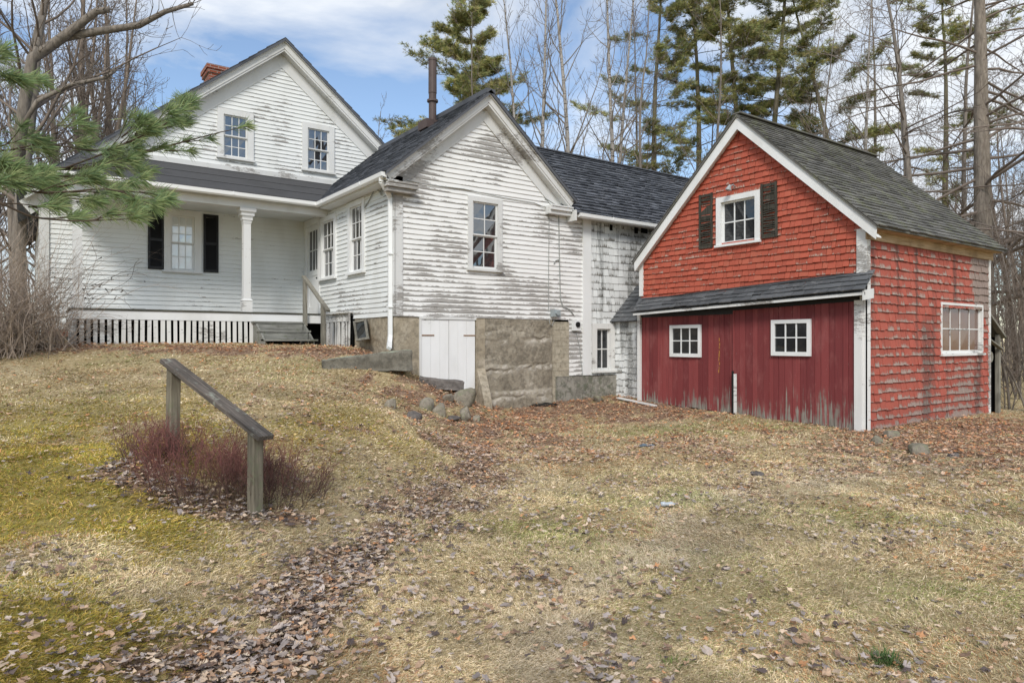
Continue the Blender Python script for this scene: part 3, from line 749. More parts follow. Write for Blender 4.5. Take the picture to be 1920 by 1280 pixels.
for xc in (onY(145, 560, PY+.12)[0], onY(462, 560, PY+.12)[0]):
    m = MB(); yc = PY+.12
    def sq(h0, h1, a, b=None):
        b = a if b is None else b
        m.add([(xc-a, yc-a, h0), (xc+a, yc-a, h0), (xc+a, yc+a, h0), (xc-a, yc+a, h0), (xc-b, yc-b, h1), (xc+b, yc-b, h1), (xc+b, yc+b, h1), (xc-b, yc+b, h1)],
              [(0, 3, 2, 1), (4, 5, 6, 7), (0, 1, 5, 4), (1, 2, 6, 5), (2, 3, 7, 6), (3, 0, 4, 7)], 0, (.5, .3, 0))
    sq(DZ+.004, DZ+.27, .112); sq(DZ+.271, DZ+.31, .125, .10); sq(DZ+.311, 4.38, .082)
    sq(4.381, 4.46, .088, .105); sq(4.461, 4.50, .118); sq(4.501, 4.56, .112, .135); sq(4.561, 4.61, .15); sq(4.611, 4.65, .142, .168); sq(4.651, 4.742, .182)
    m.build('post', M['trim_worn'], porch)
m = MB(); m.box(.62, PX-.02, PY-.02, PY+.24, 4.745, 5.0); m.box(.60, PX-.02, PY-.035, PY-.021, 4.9, 5.0); m.box(.62, .86, PY+.241, MY-.02, 4.745, 5.0)
m.build('beam', M['trim'], porch)
m = MB(); m.box(.87, PX-.02, PY+.245, MY-.015, 4.86, 4.885); m.build('ceiling', M['siding_porch'], porch)
# low porch roof of rolled roofing, hipped at its left end
m = MB(); ez, tz = 5.05, 6.0; ey = 16.42
sl = lambda y: ez+(tz-ez)*(y-ey)/(MY-ey)
P0, P1, P2, P3 = (.45, ey, ez), (6.0, ey, ez), (7.2, MY, tz), (1.35, MY, tz); P4 = (.45, MY, ez)
m.add([P0, P1, P2, P3, P4], [(0, 1, 2, 3)], 0, (.3, .5, 0)); m.F.append((np.array([(0, 3, 4)]), 0))
m.add([np.array(p)-(0, 0, .05) for p in (P0, P1, P2, P3)], [(0, 3, 2, 1)], 0); m.quad(P0, P1, np.array(P1)-(0, 0, .05), np.array(P0)-(0, 0, .05))
for f in (.3, .62, .93):                        # laps of the felt
    a = np.array(P0)*(1-f)+np.array(P3)*f; b = np.array(P1)*(1-f)+np.array(P2)*f; n = nrm((0, -(tz-ez), MY-ey))
    up = nrm(np.array((0, MY-ey, tz-ez)))
    m.quad(a+n*.012, b+n*.012, b+up*.12+n*.001, a+up*.12+n*.001, 0, (1, .5, 0)); m.quad(a, b, b+n*.012, a+n*.012, 0, (0, .5, 0))
m.build('porch_roof', M['roof_porch'], porch)
def gutter(p0, p1, side, drop=.02, parent=house):
    m = MB(); p0 = np.array(p0, float); p1 = np.array(p1, float); d = p1-p0; s = np.array(side, float)
    pr = [(0, 0), (0, -.10), (.07, -.115), (.105, -.08), (.115, 0), (.105, 0), (.095, -.07), (.065, -.10), (.01, -.09), (.01, 0)]
    V0 = [p0+s*a+Z*b for a, b in pr]; V1 = [p1+s*a+Z*b for a, b in pr]; n = len(pr)
    m.add(V0+V1, [(i, (i+1) % n, n+(i+1) % n, n+i) for i in range(n)]); m.quad(V0[0], V0[1], V0[3], V0[4]); m.quad(V1[0], V1[1], V1[3], V1[4])
    L = np.linalg.norm(d); k = 1.1
    while k < L:
        c = p0+d*k/L; m.beam(c-s*.0+Z*-.03, c+s*.118+Z*-.03, .03, .07); k += 2.3
    return m.build('gutter', M['gutter'], parent)
gutter((.5, 16.5, ez-.015), (5.84, 16.5, ez-.035), (0, -1, 0))

# --- gabled wing
WA, WZ, WS = 8.42, 7.15, .85
wt = WZ-.13
we = rect(wf, 876, 940, 371, 505)
m = MB(); clapboards(m, wf, [(PX, 2.13), (10.6, 2.13), (10.6, wt-WS*(10.6-WA)), (WA, wt), (PX, wt-WS*(WA-PX))], .108, rng, [hole(we)], sag=.0045)
clapboards(m, wf, [(10.601, 2.13), (11.38, 2.13), (11.38, 4.74), (10.601, 4.74)], .108, rng, sag=.004)
clapboards(m, wf, [(10.93, .76), (11.38, .76), (11.38, 2.128), (10.93, 2.128)], .108, rng, sag=.004)
m.build('wing_wall', M['siding_worn'], house)
d0 = rect(sf, 573, 601, 411, 588)
s1 = rect(sf, 602.5, 632, 405, 521); s2 = rect(sf, 655, 686, 376, 510)
m = MB(); clapboards(m, sf, [(WY, 2.13), (MY, 2.13), (MY, 5.0), (WY, 5.0)], .107, rng, [(d0[0]+.03, d0[1]-.03, 2.1, d0[3]-.03), hole(s1), hole(s2)])
m.build('side_wall', M['siding'], house)
m = MB(); m.box(PX+.15, 10.4, WY+.2, MY-.05, .9, 2.1); m.box(10.45, 19.3, WY+.2, 18.0, .3, 4.6); m.build('rear_wall', M['void'], house)
window(house, wf, *we, cas=.12, cols=2, rows=(2, 2), mats=(M['trim_bare'], M['trim_worn']), sill=.05)
m = MB(); mf.box(m, 1.5, 7.4, 5.97, 6.10, .015, .04, 0, (.5, .2, 0)); m.build('flashing_board', M['trim_bare'], house)
window(house, sf, *s1, cas=.13, cols=3, rows=(2, 2)); window(house, sf, *s2, cas=.13, cols=3, rows=(2, 2))
# door under the porch, glazed in its upper half
m = MB(); a0, a1, b0, b1 = d0; b0 = DZ+.01
sf.box(m, a0, a0+.12, b0, b1, -.02, .04); sf.box(m, a1-.12, a1, b0, b1, -.02, .04); sf.box(m, a0+.12, a1-.12, b1-.16, b1, -.02, .043)
i0, i1, j1 = a0+.12, a1-.12, b1-.16; gz0, gz1 = b0+(j1-b0)*.50, j1-.14
sf.box(m, i0, i0+.11, b0, j1, -.05, -.022); sf.box(m, i1-.11, i1, b0, j1, -.05, -.022); sf.box(m, i0+.11, i1-.11, b0, b0+.22, -.05, -.021); sf.box(m, i0+.11, i1-.11, gz0-.14, gz0, -.05, -.021); sf.box(m, i0+.11, i1-.11, gz1, j1, -.05, -.021)
sf.box(m, i0+.11, i1-.11, b0+.22, gz0-.14, -.05, -.035)
for q in (1, 2): x = i0+.11+(i1-i0-.22)*q/3; sf.box(m, x-.011, x+.011, gz0, gz1, -.045, -.024)
y = (gz0+gz1)/2
for q in range(3): sf.box(m, i0+.122+(i1-i0-.22)*q/3-(.011 if q == 0 else 0), i0+.099+(i1-i0-.22)*(q+1)/3, y-.011, y+.011, -.044, -.0245)
dr = m.build('door', M['trim'], house)
m = MB(); sf.quad(m, i0+.1, i1-.1, gz0-.01, gz1+.01, -.042); m.build('pane', M['glass'], dr)
m = MB(); kb = sf(i0+.055, b0+.95, -.02); m.tube([kb, kb+sf.n*.04, kb+sf.n*.045, kb+sf.n*.075], [.012, .012, .026, .02], 8); m.build('knob', M['black'], dr)
# wing trim: corner boards, rakes, returns, frieze
m = MB()
wf.box(m, PX-.012, PX+.17, 2.13, 5.02, .003, .034); sf.box(m, WY-.034, WY+.13, 2.13, 5.0, .003, .034)
sf.box(m, WY+.13, MY-.02, 4.84, 5.0, .004, .03)
m.build('corner_board', M['trim_bare'], house)
m = MB()
for s in (-1, 1):
    e = WA+s*2.45; ze = WZ-WS*2.45
    q = .003*(s > 0)
    wf.beam(m, (WA, WZ-.13), (e, ze-.13), .15, .20, .24+q); wf.beam(m, (WA, WZ-.03), (e, ze-.03), .075, .225, .29+q)
    wf.beam(m, (WA, WZ-.25), (e, ze-.25), .05, .02, .22+q); wf.beam(m, (WA, WZ-.42), (e-s*.2, ze+.2*WS-.42), .27, .014, .034+q)
    x0, x1 = (e-.02, PX+.42) if s < 0 else (10.2, e+.02)
    wf.box(m, x0, x1, ze-.32, ze-.24, .004, .255); wf.box(m, x0+(.0 if s > 0 else .03), x1-.03, ze-.41, ze-.321, .004, .20); wf.box(m, x0+.02, x1-.02, ze-.239, ze-.205, .004, .275)
m.prism([wf(WA-.5, WZ-.5*WS-.02, -.03), wf(WA+.5, WZ-.5*WS-.02, -.03), wf(WA, WZ-.04, -.03)], (0, -.036, 0)); m.prism([wf(WA-.09, WZ-.20, .16), wf(WA+.09, WZ-.20, .16), wf(WA, WZ-.03, .16)], (0, -.077, 0))
m.build('rake_board', M['trim_rake'], house)
m = MB(); sf.box(m, WY-.25, PY-.3, 4.86, 4.88, .031, .30); sf.box(m, WY-.25, PY-.3, 4.88, 5.0, .29, .312); m.build('soffit', M['trim_worn'], house)
m = MB()
for s in (-1, 1):
    ov = 2.52; e = WA+s*ov; ze = WZ-WS*ov; y0 = WY-.33; y1 = MY if s < 0 else 17.9
    m.prism([(WA, y0, WZ+.02), (e, y0, ze+.02), (e, y0, ze-.06), (WA, y0, WZ-.06)], (0, y1-y0, 0))
    fr = Fr((e, 0, ze+.02), (0, 1, 0), (s*WS, 0, 1), (-s, 0, WS)); LL = ov*math.hypot(1, WS)
    shingles(m, fr, [(y0-.01, -.03), (y1, -.03), (y1, LL), (y0-.01, LL)], .14, .27, rng, lip=.018, jit=.004)
m.box(WA-.12, WA+.12, y0, MY, WZ-.06, WZ+.045)
m.build('roof', M['roof_slate'], house)
gutter((PX-.31, WY-.27, 5.0), (PX-.31, 16.5, 5.01), (-1, 0, 0))
# downspout at the corner
m = MB(); g0 = (PX-.36, WY-.12, 4.93)
pts = [g0, (PX-.36, WY-.12, 4.83), (PX-.075, WY+.06, 4.58), (PX-.075, WY+.06, 1.72), (PX-.13, WY-.03, 1.58), (PX-.22, WY-.2, 1.46)]
for a, b in zip(pts[:-1], pts[1:]): m.beam(a, b, .085, .065, up=(0.2, 1, 0.05), A=(.5, .5, 0))
for zz_ in (3.4, 2.3): m.box(PX-.13, PX-.02, WY-.0, WY+.12, zz_, zz_+.03)
m.build('downspout', M['gutter'], house)
# stovepipe through the left slope
m = MB(); sx, sy = 8.08, 14.62; rz = WZ-WS*(WA-sx)
m.tube([(sx, sy, rz-.1), (sx, sy, rz+.75), (sx, sy, rz+.76), (sx, sy, rz+1.55)], [.095, .092, .102, .098], 16); m.tube([(sx, sy, rz+1.55), (sx, sy, rz+1.60)], [.108, .108], 16)
m.tube([(sx, sy, rz+.55), (sx, sy, rz+.6)], [.135, .135], 12); m.box(sx-.28, sx+.2, sy-.22, sy+.22, rz-.15, rz+.06)
m.build('stovepipe', M['rust_pipe'], house)
# electric cables, meter box, vent
m = MB(); c = lambda px, py, o=.035: onY(px, py, WY)+np.array((0, -o, 0))
m.tube([c(760, 338), c(800, 347), c(868, 355), c(940, 371), c(1000, 381), c(1024, 391), c(1028, 410), c(1027, 500), c(1027, 583)], .009, 5)
m.tube([c(1020, 372), c(1040, 385), c(1046, 400), c(1047, 470), c(1049, 560), c(1054, 575), c(1066, 580), c(1075, 592)], .013, 6)
m.tube([c(1046, 487), c(1040, 489), c(1037, 495)], .012, 5)
m.tube([c(1027, 598, .06), c(1027, 608, .09), c(1032, 611, .06), c(1036, 600, .06)], .008, 5)
m.tube([c(1078, 620), c(1085, 650), c(1088, 680), c(1092, 710), c(1100, 728)], .007, 5)
s0 = onX(718, 350, PX-.03); m.tube([s0, s0+(0, .15, -.08), s0+(-.02, .35, .02), s0+(0, .8, -.22), s0+(0, 1.15, -.38)], .013, 6)
m.tube([s0+(.0, -.05, .1), s0+(-.03, -.02, -.1), s0+(-.02, .05, -.16), s0+(0, .15, -.08)], .018, 6)
m.build('cable', M['cable'], house)
m = MB(); p = c(1037, 588); m.box(p[0]-.10, p[0]+.13, WY-.13, WY-.015, p[2]-.08, p[2]+.09); m.tube([p+(.01, -.10, .01), p+(.01, -.15, .01)], .05, 12)
m.build('meter_box', M['metal_grey'], house)
m = MB(); p = c(1078, 610); m.box(p[0]-.12, p[0]+.13, WY-.09, WY-.014, p[2]-.13, p[2]+.13); vb = m.build('vent', M['trim'], house)
m = MB(); m.tube([p+(0.01, -.057, .02), p+(.01, -.085, .02)], .068, 14); m.tube([p+(0.01, -.085, .02), p+(.01, -.10, .02)], .03, 10); m.build('vent_cover', M['black'], vb)
# foundation of the wing: rough masonry with real relief
def rough_slab(m, fr, a0, a1, b0, b1, c, amp, seed, lay=0., mat=0, step=.045, edge=True, ledges=((1.80, .5), (1.62, -.6), (1.12, .75), (1.02, -.7), (.52, 1.0), (.30, .4))):
    na, nb = max(2, int((a1-a0)/step)), max(2, int((b1-b0)/step)); aa, bb = np.meshgrid(np.linspace(a0, a1, na+1), np.linspace(b0, b1, nb+1))
    aa, bb = aa.ravel(), bb.ravel()
    h = (fbm2(aa+seed, bb, 2.2, seed, 5)-.5)*amp*2+(fbm2(aa, bb, 14, seed+3, 3)-.5)*amp*.9
    mo_ = np.zeros(len(aa)); h = h+(fbm2(aa, bb, 31, seed+5, 2)-.5)*amp*.45
    if lay:                                     # low ledges where courses of stone swell through the render
        for q, (z0, k) in enumerate(ledges):
            w = bb+(fbm2(aa, bb*0, .9, seed+8+q, 4)-.5)*.34+(fbm2(aa, bb, 6, seed+30+q, 3)-.5)*.10
            h = h+lay*k*sstep(.035, -.035, w-z0)*sstep(.30, .55, fbm2(aa, bb*0, 1.4, seed+50+q, 2)+.12)
            mo_ = np.maximum(mo_, np.exp(-((w-z0+.06)/.05)**2)*sstep(.42, .6, fbm2(aa, bb*0, 1.9, seed+90+q, 3)))
            h = h-lay*.9*np.exp(-((w-z0)/.02)**2)*sstep(.4, .55, fbm2(aa, bb*0, 2.2, seed+70+q, 2))
    h = h*np.clip(np.minimum(aa-a0, a1-aa)/.03, .15, 1)
    V = fr.o+np.outer(aa, fr.u)+np.outer(bb, fr.up)+np.outer(c+h, fr.n)
    I, J = np.meshgrid(np.arange(nb), np.arange(na), indexing='ij'); q = I*(na+1)+J
    m.add(V, np.stack([q, q+1, q+na+2, q+na+1], -1).reshape(-1, 4), mat, np.stack([mo_, mo_*0, mo_*0], 1))
    if edge:
        for a in (a0, a1): fr.quad(m, a, a+1e-4, b0, b1, 0, mat); m.quad(fr(a, b0, -.05), fr(a, b1, -.05), fr(a, b1, c), fr(a, b0, c), mat)
        m.quad(fr(a0, b1, -.05), fr(a1, b1, -.05), fr(a1, b1, c+amp*.3), fr(a0, b1, c+amp*.3), mat)
cd0, cd1 = onY(788, 600, WY)[0], onY(890, 600, WY)[0]; st1 = onY(906, 600, WY)[0]; bl0 = onY(1034, 640, WY)[0]; bl1 = 10.93
m = MB(); rough_slab(m, wf, PX-.01, cd0, .2, 2.125, -.005, .012, 3); rough_slab(m, sf, WY-.0, 15.0, .9, 2.125, -.005, .03, 5, .02)
m.build('foundation', M['stucco'], house, smooth=True)
m = MB(); rough_slab(m, wf, st1, bl0-.02, -.1, 2.12, .05, .022, 9, .030, step=.02); wf.box(m, st1, bl0-.02, 2.06, 2.126, -.05, .0)
m.build('foundation', M['roughstone'], house, smooth=True)
m = MB(); rough_slab(m, wf, cd1+.01, st1, -.1, 2.12, .07, .02, 12, step=.04)
m.build('foundation', M['stucco'], house, smooth=True)
m = MB(); z = .1; k = 0
while z < 2.0:
    h = .19
    for a, b in ([(bl0, bl1)] if k % 2 else [(bl0, (bl0+bl1)/2-.004), ((bl0+bl1)/2+.004, bl1)]): wf.box(m, a, b, z, z+h, -.05, .03+rng.uniform(0, .006))
    z += h+.008; k += 1
wf.box(m, bl0, bl1, .05, z, -.06, .024); m.build('foundation', M['block'], house)
m = MB(); rough_slab(m, wf, bl0+.1, 11.62, -.1, .745, .06, .02, 15); rough_slab(m, wf, 11.625, 12.6, -.1, .735, .085, .03, 16)
m.build('foundation', M['concrete'], house, smooth=True)
# cellar doors: two leaves of boards
for (a0, a1, nb) in ((cd0+.015, (cd0+cd1)/2-.004, 3), ((cd0+cd1)/2+.006, cd1-.012, 3)):
    m = MB(); e = (a1-a0)/nb
    for k in range(nb): wf.box(m, a0+k*e+.002, a0+(k+1)*e-.002, .55, 2.07, .0, .03+rng.uniform(-.003, .003), 0, (rng.random(), .8, 0))
    cdr = m.build('cellar_door', M['door_white'], house)
    m = MB(); ha = a0 if a0 < cd0+.1 else a1-.3
    wf.box(m, ha, ha+.3, 1.72, 1.745, .034, .04); m.build('hinge', M['hinge'], cdr)
m = MB(); wf.box(m, cd0-.03, cd1+.03, 2.075, 2.13, -.02, .05); wf.box(m, cd0-.03, cd0+.012, .45, 2.074, -.02, .045); m.build('door_frame', M['trim_worn'], house)
# skirt under the side wall by the steps
m = MB(); sk0, sk1 = onX(656, 600, PX-.1)[1], PY-.06
m.box(PX-.2, PX-.02, sk0, sk1, DZ-.03, DZ+.01, 0, (.2, .2, 0)); m.box(PX-.13, PX-.09, sk0, sk1, DZ-.22, DZ-.031, 0, (.9, 0, 0))
y = sk0
while y < sk1-.07:
    m.frame_box((PX-.12, y, 1.35), (.02, 0, 0), (0, .075, 0), (0, rng.uniform(-.05, .05), DZ-.222-1.35), 0, (rng.random(), .1, 0)); y += .14
m.build('skirt', M['trim_flaking'], house)
m = MB(); m.box(PX-.03, PX-.01, sk0, sk1, 1.2, 2.2); m.build('crawl_shade_sheet', M['void'], house)  # near-black sheet for the shade behind the skirt slats

# --- ell running behind the barn
EZ, EY = 4.73, 12.6
m = MB(); ew = (11.70, 12.47, onY(1135, 694, WY)[2], onY(1130, 606, WY)[2])
shingles(m, wf, [(11.66, .74), (17, .74), (17, 4.74), (11.66, 4.74)], .178, .16, rng, [(ew[0]+.03, ew[1]-.03, ew[2]-.02, ew[3]-.03)], lip=.016, jit=.006)
for (px, py, w, h) in ((1192, 432, .13, .17), (1207, 432, .25, .16), (1145, 427, .10, .15)):
    p = onY(px, py, WY); wf.box(m, p[0]-w/2, p[0]+w/2, p[2]-h/2, p[2]+h/2, .015, .022, 1)
m.build('ell_wall', [M['shingle_white'], M['void']], house)
m = MB(); wf.box(m, 11.38, 11.655, .755, 4.66, .003, .05, 0, (.5, .5, 0)); wf.box(m, 11.36, 17, 4.64, 4.76, .022, .03, 0, (.5, .5, 0)); wf.box(m, 10.87, 17, 4.66, 4.68, .031, .30)
m.build('corner_board', M['trim'], house)
window(house, wf, *ew, cas=.15, cols=2, rows=(2,), mats=(M['trim_flaking'], M['trim_worn']), muntin=.03, sill=.06, glass='glass')
m = MB(); nE = Fr((0, EY, EZ), (1, 0, 0), (0, -.85, 1), (0, 1, .85)); LE = 2.77*math.hypot(1, .85)
m.add([nE(10.9, 0), nE(19.2, 0), nE(19.2, LE), nE(8.55, LE)], [(0, 1, 2, 3)]); m.add([nE(10.9, 0, -.07), nE(19.2, 0, -.07), nE(19.2, LE, -.07), nE(8.55, LE, -.07)], [(0, 3, 2, 1)]); m.quad(nE(10.9, 0), nE(19.2, 0), nE(19.2, 0, -.07), nE(10.9, 0, -.07)); m.quad(nE(10.9, 0), nE(10.9, 0, -.07), nE(8.55, LE, -.07), nE(8.55, LE))
m.quad(nE(19.2, LE), nE(8.55, LE), (8.55, 18.2, EZ), (19.2, 18.2, EZ)); m.add([nE(19.2, 0), nE(19.2, LE), (19.2, 18.2, EZ)], [(0, 1, 2)])
shingles(m, nE, [(10.9, -.03), (19.2, -.03), (19.2, LE), (8.55, LE)], .165, .19, rng, lip=.042, jit=.016, tilt=.024)
m.beam((9.2, 15.37, EZ+2.36), (19.2, 15.37, EZ+2.36), .24, .035)
m.build('roof', M['roof_slate'], house)
gutter((11.0, EY+.02, EZ-.005), (15.5, EY+.02, EZ-.02), (0, -1, 0))
m = MB(); m.frame_box((10.86, EY-.05, EZ-.2), (.05, 0, 0), (0, .3, 0), (0, 0, .26)); m.build('rake_board', M['trim_worn'], house)
# ------------------------------------------------------------------ RED BARN
barn = thing('barn', 'red shingled barn with white trim, steep grey roof and two big plank doors', 'barn', (12.3, 9, 0))
BX, BY0, BY1, BX1 = 12.25, 6.237, 11.72, 17.6
bf = Fr((BX, 0, 0), (0, 1, 0), (-1, 0, 0)); bs = Fr((0, BY0, 0), (1, 0, 0), (0, -1, 0))
BA, BZ, BS = 8.84, 6.31, .935
bt = lambda y: BZ-.12-BS*abs(y-BA)
uw = rect(bf, 1345, 1427, 364, 455); sw = rect(bs, 1762, 1841, 569, 662)
m = MB(); shingles(m, bf, [(BY0, 2.6), (BY1, 2.6), (BY1, bt(BY1)), (BA, BZ-.12), (BY0, bt(BY0))], .124, .135, rng, [hole(uw)], lip=.030, jit=.007)
bf.quad(m, BY0, BY1, .2, 3.5, -.12, 1); m.add([bf(BY0, 3.5, -.12), bf(BY1, 3.5, -.12), bf(BA, BZ-.2, -.12)], [(0, 1, 2)], 1)
m.build('front_wall', [M['shingle_red'], M['void']], barn)
m = MB(); shingles(m, bs, [(BX, .02), (BX1, .02), (BX1, 3.6), (BX, 3.6)], .166, .15, rng, [hole(sw)], lip=.03, jit=.010, tilt=.008)
for k in range(90):                              # split and slipped butts along the foot of the wall
    a = rng.uniform(BX+.3, BX1-.05); m.frame_box(bs(a, -.12+rng.uniform(-.06, .05), .002), (rng.uniform(.03, .09), 0, 0), (0, -.012, 0), (rng.uniform(-.02, .02), 0, .2), 0, (rng.random(), rng.uniform(-.3, .3), 0))
m.build('side_wall', M['shingle_red_side'], barn)
m = MB(); m.box(BX+.02, BX1-.02, BY1-.02, BY1, 0, 3.55); m.add([(BX1-.02, BY0+.02, -.1), (BX1-.02, BY1, -.1), (BX1-.02, BY1, 3.5), (BX1-.02, BA, 6.1), (BX1-.02, BY0+.02, 3.5)], [(0, 1, 2, 3, 4)])
m.build('rear_wall', M['shingle_red_side'], barn)
window(barn, bf, *uw, cas=.12, cols=3, rows=(2,), muntin=.025, sill=.04, glass='glass')
window(barn, bs, *sw, cas=.055, cols=4, rows=(2,), muntin=.022, glass='glass_brown', mats=(M['trim_flaking'], M['trim_flaking']), sill=.05, depth=.03)
# trim
m = MB()
bf.box(m, BY0-.03, BY0+.16, 2.66, 3.62, .003, .045, 0, (.6, .4, 0)); bf.box(m, BY0-.03, BY0+.10, -.06, 2.659, .003, .040, 0, (.6, .1, 0)); bs.box(m, BX-.04, BX+.07, -.1, 3.58, .003, .035, 0, (.8, .0, 0))
m.build('corner_board', M['trim_flaking'], barn)
m = MB(); bf.box(m, BY1-.10, BY1+.02, 2.7, 3.6, .003, .045); m.build('corner_board', M['trim_flaking'], barn)
m = MB(); bs.box(m, BX1-.06, BX1+.03, 0, 3.55, .003, .035, 0, (.9, 0, 0)); m.build('corner_board', M['trim_flaking'], barn)
m = MB()
for s, L in ((-1, 2.86), (1, 2.95)):
    e = BA+s*L; ze = BZ-BS*L
    fr = bf
    P = [fr(BA, BZ-.02, .17), fr(e, ze-.02, .17), fr(e, ze-.20-.05, .17), fr(e-s*.05, ze-.20-.0, .17), fr(BA, BZ-.29, .17)]
    P = [fr(BA, BZ-.02, .17), fr(e, ze-.02, .17), fr(e-s*.02, ze-.25, .17), fr(BA, BZ-.29, .17)]
    m.prism(P, (.03, 0, 0), 0, (.4, .6, 0))
    m.prism([fr(BA, BZ-.20, .14), fr(e, ze-.20, .14), fr(e, ze-.22, .14), fr(BA, BZ-.22, .14)], (.14, 0, 0))
m.build('rake_board', M['trim'], barn)
m = MB()
for s, L in ((-1, 2.88), (1, 2.97)):
    e = BA+s*L; ze = BZ-BS*L; x0, x1 = BX-.20, BX1+.2
    m.prism([(x0, BA, BZ+.02), (x0, e, ze+.02), (x0, e, ze-.04), (x0, BA, BZ-.04)], (x1-x0, 0, 0))
    fr = Fr((0, e, ze+.02), (1, 0, 0), (0, s*BS, 1), (0, -s, BS)); LL = L*math.hypot(1, BS)
    shingles(m, fr, [(x0-.012, -.03), (x1, -.03), (x1, LL), (x0-.012, LL)], .128, .26, rng, lip=.024, jit=.008, tilt=.01)
m.beam((BX-.2, BA, BZ+.035), (BX1+.2, BA, BZ+.035), .2, .03)
m.build('roof', M['roof_barn'], barn)
m = MB(); e = BA-2.86; ze = BZ-BS*2.86
m.frame_box((BX-.10, e+.03, ze-.04), (BX1-BX+.25, 0, 0), (0, BY0-e-.03, 0), (0, 0, -.025)); m.frame_box((BX-.08, BY0-.05, ze-.22), (BX1-BX+.2, 0, 0), (0, .03, 0), (0, 0, .155))
m.build('eave_board', M['tan_wood'], barn)
# broken louvred shutters
for (pl, pr, pt, pb, keep) in ((1313, 1338, 364, 466, .62), (1430, 1460, 343, 446, .70)):
    a0, a1, b0, b1 = rect(bf, pl, pr, pt, pb); m = MB(); tl = rng.uniform(-.02, .02)
    for q in ((a0, a0+.045), (a1-.045, a1)): m.frame_box(bf(q[0], b0, .022), bf.u*.045, Z*(b1-b0)+bf.u*tl, bf.n*.032)
    for q in (b0, b1-.07, b0+(b1-b0)*.52): bf.box(m, a0+.045+tl*.3, a1-.045, q, q+.06, .023, .05)
    y = b0+.075
    while y < b0+(b1-b0)*keep:
        t1, t2 = rng.uniform(-.02, .02), rng.uniform(-.03, .012)
        m.add([bf(a0+.04, y+t1, .055), bf(a1-.04, y+t2, .055), bf(a1-.04, y+t2+.036, .026), bf(a0+.04, y+t1+.036, .026)], [(0, 1, 2, 3)])
        m.add([bf(a0+.04, y+t1, .055), bf(a1-.04, y+t2, .055), bf(a1-.04, y+t2-.008, .05), bf(a0+.04, y+t1-.008, .05)], [(0, 1, 2, 3)]); y += .048
    m.add([bf(a0+.045, b0+(b1-b0)*keep, .03), bf(a1-.045, b0+(b1-b0)*keep, .03), bf(a1-.045, b0+(b1-b0)*(keep+.06), .03), bf(a0+.045, b0+(b1-b0)*(keep+.2), .03)], [(0, 1, 2, 3)])
    for k in range(3): y = b1-.10-k*.05*rng.uniform(.9, 1.3); m.beam(bf(a0+.045, y, .04), bf(a1-.045, y+rng.uniform(-.02, .02), .04), .012, .03)
    m.build('shutter', M['shutter_old'], barn)
m = MB(); p = onX(1380, 353, BX); m.tube([p+(0, 0, .02), p+(-.10, 0, .06), p+(-.16, .03, .03)], .014, 6); m.tube([p+(-.15, .03, .05), p+(-.17, .05, .0), p+(-.18, .06, -.05)], [.03, .045, .07], 10); m.build('lamp', M['metal_grey'], barn)
# pent roof over the doors
p = [onX(1186, 583, 11.86), onX(1620, 541, 11.86), onX(1617, 526, BX-.02), onX(1198, 559, BX-.02)]
m = MB(); m.add(p, [(0, 1, 2, 3)]); m.add([q-(0, 0, .05) for q in p], [(0, 3, 2, 1)])
up = nrm((p[3]-p[0])*np.array((1, 0, 1))); fr = Fr(p[0], p[1]-p[0], np.cross(p[1]-p[0], up)*-1, up)
fr.n = nrm(np.cross(up, fr.u)); fr.n = fr.n if fr.n[2] > 0 else -fr.n
LP = np.linalg.norm(p[1]-p[0]); UP = np.linalg.norm((p[3]-p[0])*np.array((1, 0, 1)))
shingles(m, fr, [(-.02, -.03), (LP+.02, -.03), (LP-.0, UP+.04), (.02, UP)], .15, .24, rng, lip=.022, jit=.012, tilt=.016)
m.build('pent_roof', M['roof_pent'], barn)
m = MB(); o1, o2 = p[0]-(0, 0, .052), p[1]-(0, 0, .052); d = p[1]-p[0]
m.frame_box(o1+(.012, 0, -.055), d, (.028, 0, 0), (0, 0, .054), 0, (.6, .5, 0))
m.frame_box(p[1]+np.array((.0, .0, -.20)), (BX-11.86-.05, 0, .05), (0, .03, 0), (0, 0, .17), 0, (.6, .5, 0)); m.build('fascia', M['trim_worn'], barn)
m = MB(); m.quad(p[0]+(.05, 0, -.08), p[1]+(.05, 0, -.08), (BX-.015, p[1][1], 2.42), (BX-.015, p[0][1], 2.42)); m.box(BX-.03, BX-.012, BY0+.1, BY1, 2.18, 2.6); m.build('door_track', M['black'], barn)
